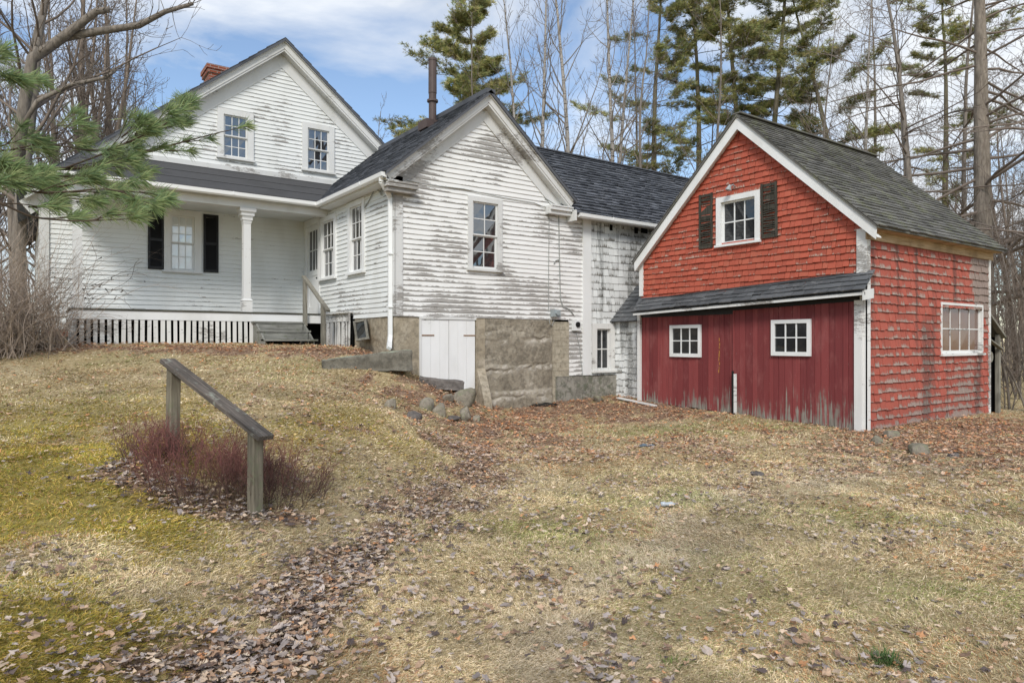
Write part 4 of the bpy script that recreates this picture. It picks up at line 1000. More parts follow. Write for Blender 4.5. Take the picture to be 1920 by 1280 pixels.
# two plank doors, each with its little window
def plank_door(pl, pr, wrect, c, ztop_l, ztop_r, seed):
    r = random.Random(seed); ya, yb = onX(pl, 650, BX-c)[1], onX(pr, 650, BX-c)[1]; fr = Fr((BX-c, 0, 0), (0, 1, 0), (-1, 0, 0))
    W_ = rect(fr, *wrect); m = MB(); y = yb
    zb = lambda y: .0+.14*(y-6.3)/(11.7-6.3)
    while y < ya-.01:
        w = min(r.uniform(.10, .17), ya-y)
        if ya-y-w < .04: w = ya-y
        t = (y-yb)/(ya-yb); ztop = ztop_r+(ztop_l-ztop_r)*t; R = r.random(); q = r.uniform(-.003, .004); z0 = zb(y)+r.uniform(-.02, .02)
        zs = np.linspace(z0, ztop, 8); V = []; A = []
        for k, z in enumerate(zs):
            V += [fr(y+.003, z, q), fr(y+w-.003, z, q), fr(y+.003, z, q-.03), fr(y+w-.003, z, q-.03)]; A += [(R, k/7*.9+.1*R*0, 0)]*4
        F = []
        for k in range(7):
            b = 4*k; F += [(b, b+1, b+5, b+4), (b, b+4, b+6, b+2), (b+1, b+3, b+7, b+5)]
        m.add(V, F, 0, np.array(A)); y += w
    fr.quad(m, yb, ya, .05, 2.1, -.031, 1)
    if seed == 3:                                # a drip of yellow paint down the left door
        ys = onX(1349, 650, BX-c)[1]
        for k in range(9):
            z0 = .92+k*.085+r.uniform(-.01, .01); y0 = ys+r.uniform(-.012, .012); fr.quad(m, y0-.010*r.uniform(.4, 1.2), y0+.010*r.uniform(.4, 1.2), z0, z0+r.uniform(.05, .082), .0065+.0004*k, 2)
    d = m.build('plank_door', [M['door_red'], M['void'], m_flat('yellow paint drip', (.50, .26, .05), .6, .3, .3)], barn)
    a0, a1, b0, b1 = W_; s = MB(); A = (.5, .3, 0)
    fr.box(s, a0, a0+.075, b0, b1, .006, .05, 0, A); fr.box(s, a1-.075, a1, b0, b1, .006, .05, 0, A); fr.box(s, a0+.075, a1-.075, b0, b0+.08, .006, .055, 0, A); fr.box(s, a0+.075, a1-.075, b1-.075, b1, .006, .05, 0, A)
    for q in (1, 2): x = a0+.075+(a1-a0-.15)*q/3; fr.box(s, x-.012, x+.012, b0+.08, b1-.075, .010, .03, 0, A)
    x = (b0+.08+b1-.075)/2; fr.box(s, a0+.075, a1-.075, x-.011, x+.011, .009, .028, 0, A)
    s.build('window_frame', M['trim'], d)
    s = MB(); fr.quad(s, a0+.06, a1-.06, b0+.06, b1-.06, .0125); s.build('window_pane', M['glass'], d)
    return d
dl = plank_door(1199, 1377, (1258, 1316, 609, 669), .005, 2.2, 2.25, 3)
dr_ = plank_door(1374, 1603, (1448, 1522, 599, 667), .062, 2.25, 2.32, 4)
m = MB(); yy = onX(1376, 720, BX-.1)[1]; m.box(BX-.115, BX-.095, yy-.07, yy-.005, .07, .92, 0, (.5, .2, 0)); m.build('door_strip', M['trim_flaking'], barn)
m = MB(); m.box(BX-.11, BX-.10, yy+.0, yy+.05, .05, .98); m.box(BX-.17, BX-.1, yy-.05, yy+.06, .03, .10); m.build('door_gap_shade', M['black'], barn)  # black strip painted for the shaded gap between doors, plus a foot block
yr = onX(1603, 650, BX-.05)[1]
for q in ((BY0+.04, yr-.01, -.03, 2.34, .041, .10), (BY1-.03, BY1+.06, .1, 2.3, .003, .07)):
    m = MB(); bf.box(m, *q, 0, (.7, .2, 0)); m.build('door_jamb', M['trim_flaking'], barn)
m = MB(); m.box(BX-.03, BX+.03, BY0, BY1, -.2, .06); bs.box(m, BX, BX1, -.4, .03, -.1, -.004); m.build('sill', M['stone_dark'], barn)
# white shingled link between barn and house
lf = Fr((12.5, 0, 0), (0, 1, 0), (-1, 0, 0))
m = MB(); shingles(m, lf, [(BY1-.05, .12), (WY-.01, .12), (WY-.01, 2.2), (BY1-.05, 2.3)], .165, .15, rng, lip=.022, jit=.02, tilt=.02); m.box(12.52, 12.56, BY1-.03, WY+.05, -.1, 2.2); m.build('link_wall', M['shingle_white'], barn)
m = MB(); fr = Fr((12.36, 0, 2.13), (0, 1, 0), (-1, 0, 1), (1, 0, 1)); m.prism([fr(BY1-.1, 0, -.05), fr(WY-.02, 0, -.05), fr(WY-.02, 1.35, -.05), fr(BY1-.1, 1.35, -.05)], fr.n*.045)
shingles(m, fr, [(BY1-.12, -.03), (WY-.02, -.03), (WY-.02, 1.35), (BY1-.12, 1.35)], .15, .2, rng, lip=.022, jit=.012); m.build('link_roof', M['roof_pent'], barn)
# lean-to behind, its plank door fallen open
m = MB(); zt = lambda x: 2.22-(x-17.64)*.58
m.box(17.66, 17.75, BY0+.06, BY0+.14, -.15, zt(17.7)); m.box(18.36, 18.46, BY0+.06, BY0+.14, -.15, zt(18.4)-.02)
m.beam((17.62, BY0+.04, 2.24), (18.55, BY0+.04, 1.71), .05, .12, up=(0, -1, 0)); m.beam((17.64, BY0+.03, 1.66), (18.44, BY0+.03, 1.42), .03, .09, up=(0, -1, 0))
m.build('lean_to_frame', M['weathered'], barn)
m = MB(); m.prism([(17.6, BY0+.0, 2.30), (18.62, BY0+.0, 1.71), (18.62, BY0, 1.67), (17.6, BY0, 2.26)], (0, 2.2, 0)); m.build('lean_to_roof', M['roof_barn'], barn)
m = MB(); m.box(17.76, 18.35, BY0+.55, BY0+.57, -.2, 1.9); m.box(18.43, 18.45, BY0+.15, BY0+2, -.2, 1.7); m.build('lean_to_wall', M['void'], barn)
m = MB(); p = np.array((17.78, BY0+.02, 1.25)); 
for k in range(12):
    a = k*math.pi/6; m.beam(p+(0, .02, 0)+.02*np.array((math.cos(a), 0, math.sin(a))), p+(0, 0, 0)+.12*np.array((math.cos(a), 0, math.sin(a))), .05, .015, up=(0, 1, 0))
m.build('old_pulley', M['weathered'], barn)

# ------------------------------------------------------------------ wooden steps to the porch, with their handrail
st = thing('porch_steps', 'weathered grey wooden steps with one handrail at the right end of the porch', 'steps', (5, 16.2, 1.5))
tz = [(DZ-.215, 16.42), (DZ-.43, 16.05), (DZ-.64, 15.70)]
for k, (z, y) in enumerate(tz):
    m = MB(); m.box(4.36+.02*k, 5.52+.05*k, y-.02, y+.30, z-.04, z, 0, (.5, .5, 0)); m.build('tread', M['step_wood'], st)
    if k < 2: m = MB(); m.box(4.42, 5.50, y, y+.025, z-.215, z-.041); m.build('riser', M['step_wood'], st)
for x in (4.40, 5.52):
    m = MB(); m.prism([(x, 15.74, 1.4), (x, 15.74, tz[2][0]-.045), (x, 16.08, tz[1][0]-.045), (x, 16.45, tz[0][0]-.045), (x, 16.66, tz[0][0]-.045), (x, 16.66, 1.4)], (.04, 0, 0))
    m.build('stringer', M['step_wood'], st)
ub, ut = onY(575, 603, 16.62), onY(572, 524, 16.62); lb, lt = onY(608, 646, 15.62), onY(606, 572, 15.62)
for a, b in ((ub-(0, 0, .1), ut), (lb-(0, 0, .2), lt)):
    m = MB(); m.beam((b[0], b[1], a[2]), (b[0], b[1], b[2]), .09, .09, up=(0, 1, 0)); m.build('post', M['weathered'], st)
m = MB(); v = lt-ut; m.beam(ut-v*.08+Z*.03, lt+v*.26+Z*.03, .10, .05); m.build('rail', M['weathered'], st)

# ------------------------------------------------------------------ old stair rail on the bank
pl_, dl_ = gpx(322, 848); pr_, dr2 = gpx(478, 966)
hr = thing('stair_handrail', 'old grey timber handrail on two posts standing alone on the grassy bank', 'handrail', (pl_+pr_)/2)
tl, tr = onD(326, 690, np.dot(pl_[:2], (FX, FY))), onD(479, 810, np.dot(pr_[:2], (FX, FY)))
dxy = nrm((tr-tl)*np.array((1, 1, 0)))
for b, t, lean in ((pl_, tl, (.02, .01)), (pr_, tr, (0, 0))):
    m = MB(); zb, zt_ = b[2]-.25, t[2]+.0; n = 7; sx_ = np.array((dxy[0], dxy[1], 0))*.092; sy_ = np.cross(Z, sx_)
    m.frame_box(np.array((b[0], b[1], zb))-sx_/2-sy_/2, sx_, sy_, (t[0]-b[0], t[1]-b[1], zt_-zb))
    ob = m.build('post', M['post_wood'], hr); bv = ob.modifiers.new('worn edges', 'BEVEL'); bv.width = .008; bv.segments = 2
m = MB(); v = tr-tl; up_ = nrm(np.cross(np.cross(v, Z), v)); L_ = np.linalg.norm(v)
c0, c1 = tl-v*.10+up_*.02, tr+v*.11+up_*.02; sd_ = nrm(np.cross(v, up_))
nn = 9; V = []; AV = []
for k in range(nn):
    c = c0+(c1-c0)*k/(nn-1); w = .07; h = .021
    for a, b in ((-w, -h), (w, -h), (w, h), (-w, h)): V.append(c+sd_*(a+rng.uniform(-.003, .003))+up_*(b+rng.uniform(-.002, .002))); AV.append((k/(nn-1)*1.3, .5+a, .5+b))
F = [(4*k+i, 4*k+(i+1) % 4, 4*k+4+(i+1) % 4, 4*k+4+i) for k in range(nn-1) for i in range(4)]+[(0, 3, 2, 1), (4*nn-4, 4*nn-3, 4*nn-2, 4*nn-1)]
m.add(V, F, 0, np.array(AV)); ob = m.build('rail', M['rail_wood'], hr); bv = ob.modifiers.new('worn edges', 'BEVEL'); bv.width = .006; bv.segments = 2; bv.limit_method = 'ANGLE'
# ------------------------------------------------------------------ stones and small things lying about
def rock_mb(c, sx, sy, sz, seed, rot=0., rough=.18, flat=0., sub=3):
    bm = bmesh.new(); bmesh.ops.create_icosphere(bm, subdivisions=sub, radius=1); V = np.array([v.co[:] for v in bm.verts]); F = np.array([[v.index for v in f.verts] for f in bm.faces]); bm.free()
    h = fbm(V*1.1+seed*7.1, seed, 3)-.5; h2 = fbm(V*3.5+seed, seed+5, 3)-.5
    V = V*(1+h[:, None]*rough*3.0); rr_ = np.random.default_rng(seed+100)
    for _ in range(11):                          # split faces
        n = rr_.normal(0, 1, 3); n /= np.linalg.norm(n); V = V-np.outer(np.maximum(0, V@n-rr_.uniform(.42, .8)), n)*.92
    V = V*(1.18+h2[:, None]*rough*.8)
    V = np.sign(V)*np.abs(V)**(.92 if not flat else flat)
    V = V*(sx, sy, sz); ca, sa = math.cos(rot), math.sin(rot)
    V = np.stack([V[:, 0]*ca-V[:, 1]*sa, V[:, 0]*sa+V[:, 1]*ca, V[:, 2]], 1)+np.asarray(c)
    m = MB(); m.add(V, F); return m
def stone(label, px, py, wpx, hpx, seed, mat='stone', group=None, deep=.8, name='fieldstone', rot=.6, flat=0., d=None, rough=.24, cat='stone'):
    p, dd = gpx(px, py+hpx*.35); 
    if d: dd = d; p = onD(px, py+hpx*.35, d)
    sx = wpx*dd/1280/2; sz = hpx*dd/1280/2*1.25
    m = rock_mb((p[0], p[1], p[2]+sz*.18), sx, sx*deep, sz, seed, rot, rough, flat)
    return tag(m.build(name, M[mat], smooth=True, origin=p), label, cat, group)
GR = 'fieldstones tumbled on the bank below the cellar door'
stone('small grey stone lying alone on the bank, leftmost of the tumbled stones', 729, 755, 28, 24, 1, group=GR)
stone('flat-topped bowl-shaped pale stone in the middle of the tumbled stones', 798, 756, 32, 24, 2, group=GR, flat=.6)
stone('round lichen-grey stone right of the flat-topped one', 824, 766, 36, 30, 3, group=GR)
stone('low half-buried rough stone in leaves below the flat-topped one', 774, 776, 34, 24, 4, 'stone_dark', GR)
stone('largest blocky pale stone at the top of the tumbled heap by the concrete stub wall', 868, 742, 46, 34, 5, group=GR, flat=.65)
stone('tall egg-shaped stone leaning at the foot of the concrete stub wall', 872, 770, 36, 42, 6, group=GR)
stone('small pale pebble-like stone at the very foot of the concrete stub wall', 895, 783, 17, 18, 7, group=GR)
stone('flattish stone wedged between the dark slab and the blocky pale stone', 838, 745, 26, 18, 8, group=GR, flat=.7)
stone('thin dark stone tucked under the round stones, lowest in the heap', 846, 783, 32, 10, 9, 'stone_dark', GR)
stone('pair-sized little stone under the downspout outlet', 716, 652, 24, 14, 10, group='stones under the downspout')
stone('mossy darker stone just right of the downspout outlet', 737, 660, 22, 14, 11, 'stone_dark', 'stones under the downspout')
stone('pale rounded stone on the leaves below the small cellar window', 1121, 747, 26, 16, 12)
GB = 'stones along the foot of the red barn side'
stone('blue-grey boulder by the white barn corner post', 1644, 822, 32, 26, 13, group=GB)
stone('square-faced stone tucked against the red shingles behind the boulder', 1674, 812, 34, 24, 14, group=GB, flat=.6)
stone('long flat grey stone sunk in the grass in front of the barn side', 1724, 842, 54, 22, 15, group=GB, flat=.7)
stone('small brown stone in the leaves, farthest right of the barn stones', 1787, 852, 24, 14, 16, 'stone_dark', GB)
stone('flat dark stone lying in the middle of the lawn before the barn doors', 1420, 888, 30, 9, 17, 'stone_dark', flat=.7)
# granite slab step and the dark slab leaning before the cellar doors
a, b = onD(606, 688, 12.9), onD(770, 676, 13.35)
v = b-a; L = np.linalg.norm(v[:2]); u = nrm(np.array((v[0], v[1], 0))); w = np.array((-u[1], u[0], 0))
def slab(name, c, u, w, lx, ly, lz, seed, mat, label, tilt=0., taper=.0, cat='stone'):
    n = (26, 9, 6); g = np.stack(np.meshgrid(*[np.linspace(-1, 1, k) for k in n], indexing='ij'), -1); idx = np.arange(n[0]*n[1]*n[2]).reshape(n)
    V = g.reshape(-1, 3).copy(); F = []
    for ax in range(3):
        for e in (0, -1):
            s = np.take(idx, e, axis=ax); F.append(np.stack([s[:-1, :-1], s[1:, :-1], s[1:, 1:], s[:-1, 1:]], -1).reshape(-1, 4))
    k = 1-taper*(1-V[:, 0])/2
    P = V*(lx/2, ly/2, lz/2); P[:, 2] *= k; P[:, 2] -= 0
    P += (np.stack([fbm(P*3+seed, seed, 4), fbm(P*3+seed+9, seed, 4), fbm(P*3+seed+19, seed, 4)], 1)-.5)*np.array((.12, .12, .09))
    P[:, 2] += P[:, 0]*tilt
    P = np.asarray(c)+np.outer(P[:, 0], u)+np.outer(P[:, 1], w)+np.outer(P[:, 2], Z)
    m = MB(); m.add(P, np.vstack(F)); return tag(m.build(name, M[mat], smooth=True, origin=np.asarray(c)), label, cat)
slab('granite_slab', (a+b)/2+(0, 0, .02)+w*.25, u, w, L*1.04, .62, .42, 3, 'stone_lichen', 'long lichen-spotted granite slab jutting from the bank beside the wing corner', .05, .55)
p = onD(828, 719, 13.75); slab('stone_slab', p, nrm(np.array((.85, -.5, 0))), nrm(np.array((.5, .85, 0))), .88, .34, .19, 5, 'stone_dark', 'dark split stone slab lying tilted in front of the white cellar doors', -.12)
# concrete stub wall running out from the house beside the cellar doors
m = MB(); sa, sb = onY(889, 700, WY)[0], onY(905, 700, WY)[0]
yN = 12.2
m.prism([(sa+.02, WY-.09, -.2), (sa+.02, WY-.09, 1.0), (sa-.03, 12.6, .72), (sa-.10, 12.35, .36), (sa-.13, 12.2, -.2)], (.2, 0, 0))
V = np.vstack(m.V); m.V = [V+(np.stack([fbm(V*2, 3), fbm(V*2+5, 4), fbm(V*2+9, 5)], 1)-.5)*.05]; m.A = [np.vstack(m.A)]
ob = tag(m.build('retaining_wall', M['stucco'], origin=(sa, 12.2, .2)), 'short sloping concrete stub wall running out beside the white cellar doors', 'wall')
# storm sash leaning on the foundation
lw = thing('storm_window', 'old wooden storm window leaning against the foundation beside the steps', 'window', onX(680, 640, PX-.2))
q0, q1, q2, q3 = onX(669, 640, PX-.22), onX(693, 636, PX-.22), onX(690, 599, PX-.05), onX(664, 603, PX-.05)
uu, vv = q1-q0, q3-q0; n_ = nrm(np.cross(uu, vv)); n_ = n_ if n_[0] < 0 else -n_
m = MB()
for o, x, y in ((q0, uu, vv*.1), (q0+vv*.9, uu, vv*.1), (q0+vv*.1, uu*.13, vv*.8), (q0+vv*.1+uu*.87, uu*.13, vv*.8)): m.frame_box(o, x, y, n_*.03)
m.build('frame', M['weathered'], lw); m = MB(); m.quad(q0+n_*.012, q1+n_*.012, q2+n_*.012, q3+n_*.012); m.build('pane', M['glass'], lw)
# fallen trim board, litter
a, b = gpx(1159, 750)[0], gpx(1229, 764)[0]; m = MB(); m.beam(a+(0, 0, .05), b+(0, 0, .04), .11, .03, A=(.5, .3, 0)); tag(m.build('fallen_board', M['trim_flaking'], origin=(a+b)/2), 'white painted board fallen on the leaves at the foot of the barn', 'board')
p = gpx(1252, 953)[0]; m = MB(); v = np.array((.8, -.6, 0)); m.tube([p+v*k+(0, 0, .035) for k in (-.07, -.067, -.03, -.02, .03, .045, .06, .07)], [.008, .022, .025, .017, .023, .02, .009, .008], 12)
tag(m.build('plastic_bottle', m_flat('milky plastic', (.42, .46, .50), .3, .5, .15), origin=p, smooth=True), 'crushed pale plastic bottle lying on the lawn', 'bottle')
def sheet(name, px, py, w, h, mat, label, cat, seed, rot=0):
    p = gpx(px, py)[0]; n = 14; a, b = np.meshgrid(np.linspace(-1, 1, n), np.linspace(-1, 1, n)); a, b = a.ravel(), b.ravel()
    r = 1+.5*(fbm2(np.arctan2(a, b)*1.0, a*0, 1.3, seed, 2)-.5); x, y = a*w/2*r, b*h/2*r; ca, sa = math.cos(rot), math.sin(rot)
    X, Y = p[0]+x*ca-y*sa, p[1]+x*sa+y*ca; Zv = gz(X, Y)+.02+.09*np.maximum(0, fbm2(X, Y, 5, seed, 3)-.4)*(1-np.maximum(abs(a), abs(b))**3)
    I, J = np.meshgrid(np.arange(n-1), np.arange(n-1), indexing='ij'); q = I*n+J
    V = np.stack([X, Y, Zv], 1); m = MB(); m.add(np.vstack([V, V-(0, 0, .012)]), np.vstack([np.stack([q, q+1, q+n+1, q+n], -1).reshape(-1, 4), np.stack([q, q+1, q+n+1, q+n], -1).reshape(-1, 4)+n*n]))
    return tag(m.build(name, mat, origin=p, smooth=True), label, cat)
sheet('plastic_sheet', 1008, 757, 1.0, .45, M['black'], 'crumpled black plastic sheet on the ground below the rough stone foundation', 'sheet', 3, -.6)
sheet('scrap_sheet', 1210, 838, .38, .18, m_flat('slate blue scrap', (.13, .17, .20), .6), 'bluish scrap of slate lying in the grass before the barn', 'scrap', 5, .4)

# ------------------------------------------------------------------ fallen leaves and grass
R = np.random.default_rng(5)
def fallen_leaves():
    # lobed leaf: a fan of outline points with a fold and curl
    ang = np.linspace(-2.75, 2.75, 12); rad = np.array([.35, .62, .42, .80, .5, .98, .98, .5, .80, .42, .62, .35]); rad[5] = rad[6] = .72; 
    o = np.stack([np.sin(ang)*rad, np.cos(ang)*rad], 1); o = np.vstack([o[:6], [[0, 1.05]], o[6:]])
    o2 = np.stack([np.sin(np.linspace(-2.9, 2.9, 13))*.5, np.cos(np.linspace(-2.9, 2.9, 13))*.95], 1)
    n = 460000; r = np.exp(R.uniform(math.log(2.3), math.log(30), n)); a = R.uniform(-1., 1., n)+YAW
    x, y = r*np.sin(a), r*np.cos(a)
    k = leafiness(x, y); ok = (R.random(n) < k*np.clip(.17+.02*r, 0, .5)) & ~indoors(x, y); x, y, r = x[ok], y[ok], r[ok]
    print('leaves', len(x)); n = len(x); z = gz(x, y)
    s = R.uniform(.016, .039, n)*np.where(r > 9, 1.2, 1.0)
    th = R.uniform(0, 2*math.pi, n); tp = R.normal(0, .22, n); tr = R.normal(0, .22, n); curl = R.uniform(-.55, .9, n); fold = R.uniform(-.5, .8, n); pick = R.random(n) < .6
    O = np.where(pick[:, None, None], o[None], o2[None])*R.uniform(.78, 1.22, (n, 13, 1)); X = O[:, :, 0]*s[:, None]; Y = O[:, :, 1]*s[:, None]
    Zl = (curl[:, None]*(O[:, :, 1]**2)*.35+fold[:, None]*np.abs(O[:, :, 0])*.35+R.normal(0, .09, (n, 13)))*s[:, None]
    V = np.concatenate([np.stack([X, Y, Zl], 2), np.zeros((n, 1, 3))], 1)
    ct, sn = np.cos(tp)[:, None], np.sin(tp)[:, None]; Vy = V[:, :, 1]*ct-V[:, :, 2]*sn; Vz = V[:, :, 1]*sn+V[:, :, 2]*ct
    ct, sn = np.cos(tr)[:, None], np.sin(tr)[:, None]; Vx = V[:, :, 0]*ct-Vz*sn; Vz = V[:, :, 0]*sn+Vz*ct
    c, q = np.cos(th)[:, None], np.sin(th)[:, None]
    P = np.stack([Vx*c-Vy*q+x[:, None], Vx*q+Vy*c+y[:, None], Vz+(z+R.uniform(.006, .05, n))[:, None]], 2)
    f = np.array([(13, i, i+1) for i in range(12)]); F = (f[None]+(np.arange(n)*14)[:, None, None]).reshape(-1, 3)
    pal = np.array([(.36, .25, .17), (.27, .175, .115), (.42, .325, .24), (.19, .125, .09), (.34, .285, .25), (.085, .065, .06), (.40, .21, .105), (.25, .215, .20), (.46, .38, .29)])
    far = np.clip((r-7)/6, 0, 1); w = np.array([.11, .10, .12, .10, .20, .12, .03, .17, .05]); w2 = np.array([.27, .24, .10, .08, .03, .02, .23, .01, .02])
    ci = np.where(R.random(n) < far, R.choice(9, n, p=w2/w2.sum()), R.choice(9, n, p=w/w.sum()))
    col = pal[ci]*R.uniform(.95, 1.7, (n, 1)); col = col*(1+far[:, None]*np.array((.14, .0, -.08))); C = np.repeat(col, 14, 0)*R.uniform(.9, 1.1, (n*14, 1))
    m = MB(); m.add(P.reshape(-1, 3), F, 0, C); return tag(m.build('fallen_leaves', M['leaf']), kind='stuff')
fallen_leaves()
def grass():
    n = 1450000; r = np.exp(R.uniform(math.log(2.3), math.log(26), n)); a = R.uniform(-1., 1., n)+YAW
    x, y = r*np.sin(a), r*np.cos(a); lf = leafiness(x, y); mo = mossiness(x, y); gr = greenness(x, y)
    keep = (~indoors(x, y)) & (R.random(n) > np.clip(lf*.75, 0, .8)) & (R.random(n) < .35+.75*sstep(.3, .6, fbm2(x, y, 2.2, 55, 3)))
    keep &= R.random(n) < np.where(r > 14, .55, 1)
    x, y, r, lf, mo, gr = [v[keep] for v in (x, y, r, lf, mo, gr)]; n = len(x); z = gz(x, y); print('blades', n)
    L = R.uniform(.022, .062, n)*np.clip(.75+r*.05, .8, 1.5); w = np.clip(.00062*r, .0013, .009)*R.uniform(.7, 1.3, n)
    comb = 2*math.pi*fbm2(x, y, .8, 61, 3)*2; th = comb+R.normal(0, 1.0, n); el = np.abs(R.normal(.22, .25, n)); up = R.random(n) < (.05+.12*gr+.08*mo); el[up] = R.uniform(.6, 1.3, up.sum())
    d = np.stack([np.cos(th)*np.cos(el), np.sin(th)*np.cos(el), np.sin(el)], 1); sd = np.stack([-np.sin(th), np.cos(th), np.zeros(n)], 1)
    B = np.stack([x, y, z-.004], 1); bend = np.stack([np.zeros(n), np.zeros(n), -L*R.uniform(.0, .3, n)], 1)
    M1 = B+d*(L*.55)[:, None]+sd*(R.normal(0, .006, n))[:, None]; T = B+d*L[:, None]+bend+sd*R.normal(0, .014, n)[:, None]
    T[:, 2] = np.maximum(T[:, 2], z+.004); M1[:, 2] = np.maximum(M1[:, 2], z+.008)
    hw = sd*(w/2)[:, None]; tilt = np.zeros((n, 3)); tilt[:, 2] = R.normal(0, .35, n)*w; hw = hw+tilt
    V = np.stack([B-hw, B+hw, M1+hw*.9, M1-hw*.9, T], 1).reshape(-1, 3); base = np.arange(n)*5
    straw = np.array([(.52, .445, .30), (.44, .365, .225), (.34, .27, .15), (.60, .53, .39), (.23, .18, .10), (.48, .395, .25), (.40, .36, .20)])
    col = straw[R.integers(0, 7, n)]*R.uniform(.75, 1.2, (n, 1))
    g = R.random(n) < np.clip(gr*.55+.04, 0, 1); col[g] = np.array((.26, .28, .11))*R.uniform(.6, 1.4, (g.sum(), 1))
    ru = R.random(n) < (.22+.4*mo)*sstep(.5, .66, fbm2(x, y, .9, 81, 4)); col[ru] = np.array([(.38, .22, .11), (.46, .29, .16), (.30, .16, .08)])[R.integers(0, 3, ru.sum())]
    mm = R.random(n) < mo*.9; col[mm] = np.array([(.325, .25, .05), (.245, .195, .035), (.40, .30, .095), (.19, .20, .045)])[R.integers(0, 4, mm.sum())]*R.uniform(.7, 1.3, (mm.sum(), 1))
    col *= (1.2+1.2*(fbm2(x, y, .6, 71, 3)-.3))[:, None]*np.array((1.04, 1., .98))
    tk = np.exp(-(pdist(x, y, TRACK)/.45)**2)*sstep(.3, .55, fbm2(x, y, 1.7, 91, 3)); col = col*(1-tk[:, None]*.55)+np.array((.60, .52, .42))*tk[:, None]*.55
    col *= (.80+.38*sstep(.3, .7, fbm2(x, y, 3.1, 95, 3)))[:, None]
    C = np.repeat(col, 5, 0); C.reshape(n, 5, 3)[:, :2] *= .72  # blade bases darkened in colour for the shade between blades
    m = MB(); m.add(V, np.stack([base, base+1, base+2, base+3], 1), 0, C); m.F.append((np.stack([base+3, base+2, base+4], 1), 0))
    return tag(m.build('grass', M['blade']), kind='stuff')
grass()
def tuft(px, py, n, L, label, col, seed):
    r = np.random.default_rng(seed); p = gpx(px, py)[0]; th = r.uniform(0, 6.283, n); el = r.uniform(.25, 1.3, n); o = r.normal(0, .03, (n, 2)); l = r.uniform(.6, 1, n)*L
    B = np.stack([p[0]+o[:, 0], p[1]+o[:, 1], np.full(n, p[2]-.01)], 1); d = np.stack([np.cos(th)*np.cos(el), np.sin(th)*np.cos(el), np.sin(el)], 1); sd = np.stack([-np.sin(th), np.cos(th), 0*th], 1)*.0022
    M1 = B+d*(l*.6)[:, None]; T = B+d*l[:, None]; T[:, 2] -= l*.25
    V = np.stack([B-sd, B+sd, M1+sd, M1-sd, T], 1).reshape(-1, 3); b = np.arange(n)*5; C = np.repeat(np.array(col)*r.uniform(.6, 1.4, (n, 1)), 5, 0)
    m = MB(); m.add(V, np.stack([b, b+1, b+2, b+3], 1), 0, C); m.F.append((np.stack([b+3, b+2, b+4], 1), 0)); return tag(m.build('grass_tuft', M['blade'], origin=p), label, 'grass tuft')
tuft(1662, 1243, 130, .14, 'fresh green grass tuft standing out on the straw lawn, nearest the bottom edge', (.09, .15, .05), 1)
tuft(1268, 1246, 60, .09, 'smaller faint green grass tuft on the straw lawn', (.15, .19, .06), 2)

# ------------------------------------------------------------------ low red-twigged shrubs round the old handrail
def shrub(label, px, py, w, h, n, seed, cols, name='shrub', lean=.5, group=None, d=None, twr=.0027):
    r = random.Random(seed); p, dd = gpx(px, py); P0, P1, R0, R1, C = [], [], [], [], []
    def twig(p, dr, L, rad, lev):
        k = 4; q = p
        for i in range(k):
            dr = nrm(dr+np.array([r.gauss(0, .16), r.gauss(0, .16), r.gauss(.03, .12)])); e = q+dr*L/k
            P0.append(q); P1.append(e); R0.append(rad*(1-i/k*.5)); R1.append(rad*(1-(i+1)/k*.5)); f = min(1, max(0, (e[2]-p0z)/h)); c = np.array(cols[0])*(1-f)+np.array(cols[1])*f; C.append(c*r.uniform(.7, 1.3)); q = e
            if lev and r.random() < .85: twig(q, nrm(dr+np.array([r.gauss(0, .55), r.gauss(0, .55), r.gauss(.15, .3)])), L*r.uniform(.35, .65), rad*.65, lev-1)
    p0z = p[2]
    for k in range(n):
        a = r.uniform(0, 6.283); q = math.sqrt(r.random()); x, y = p[0]+math.cos(a)*q*w*.42, p[1]+math.sin(a)*q*w*.42
        o = np.array((x, y, g1(x, y)-.02)); dr = nrm(np.array((math.cos(a)*q*lean, math.sin(a)*q*lean, 1.))); twig(o, dr, h*r.uniform(.55, 1.0), twr, 2)
    m = MB(); m.segs(P0, P1, R0, R1, 3, 0, np.array(C)); return tag(m.build(name, M['twigs_attr'], origin=p), label, 'shrub', group)
SC = ((.105, .07, .055), (.20, .08, .07))
GS = 'low shrubs round the old handrail'
shrub('dense leafless red-twigged shrub filling the bank between the two handrail posts', 390, 905, 1.25, .33, 240, 1, SC, group=GS)
shrub('leafless purple-red shrub behind and right of the lower handrail post', 515, 920, 1.0, .31, 165, 2, SC, group=GS)
shrub('sparse low leafless shrub at the foot of the upper handrail post', 290, 858, .65, .28, 110, 3, ((.10, .07, .055), (.20, .09, .08)), group=GS)
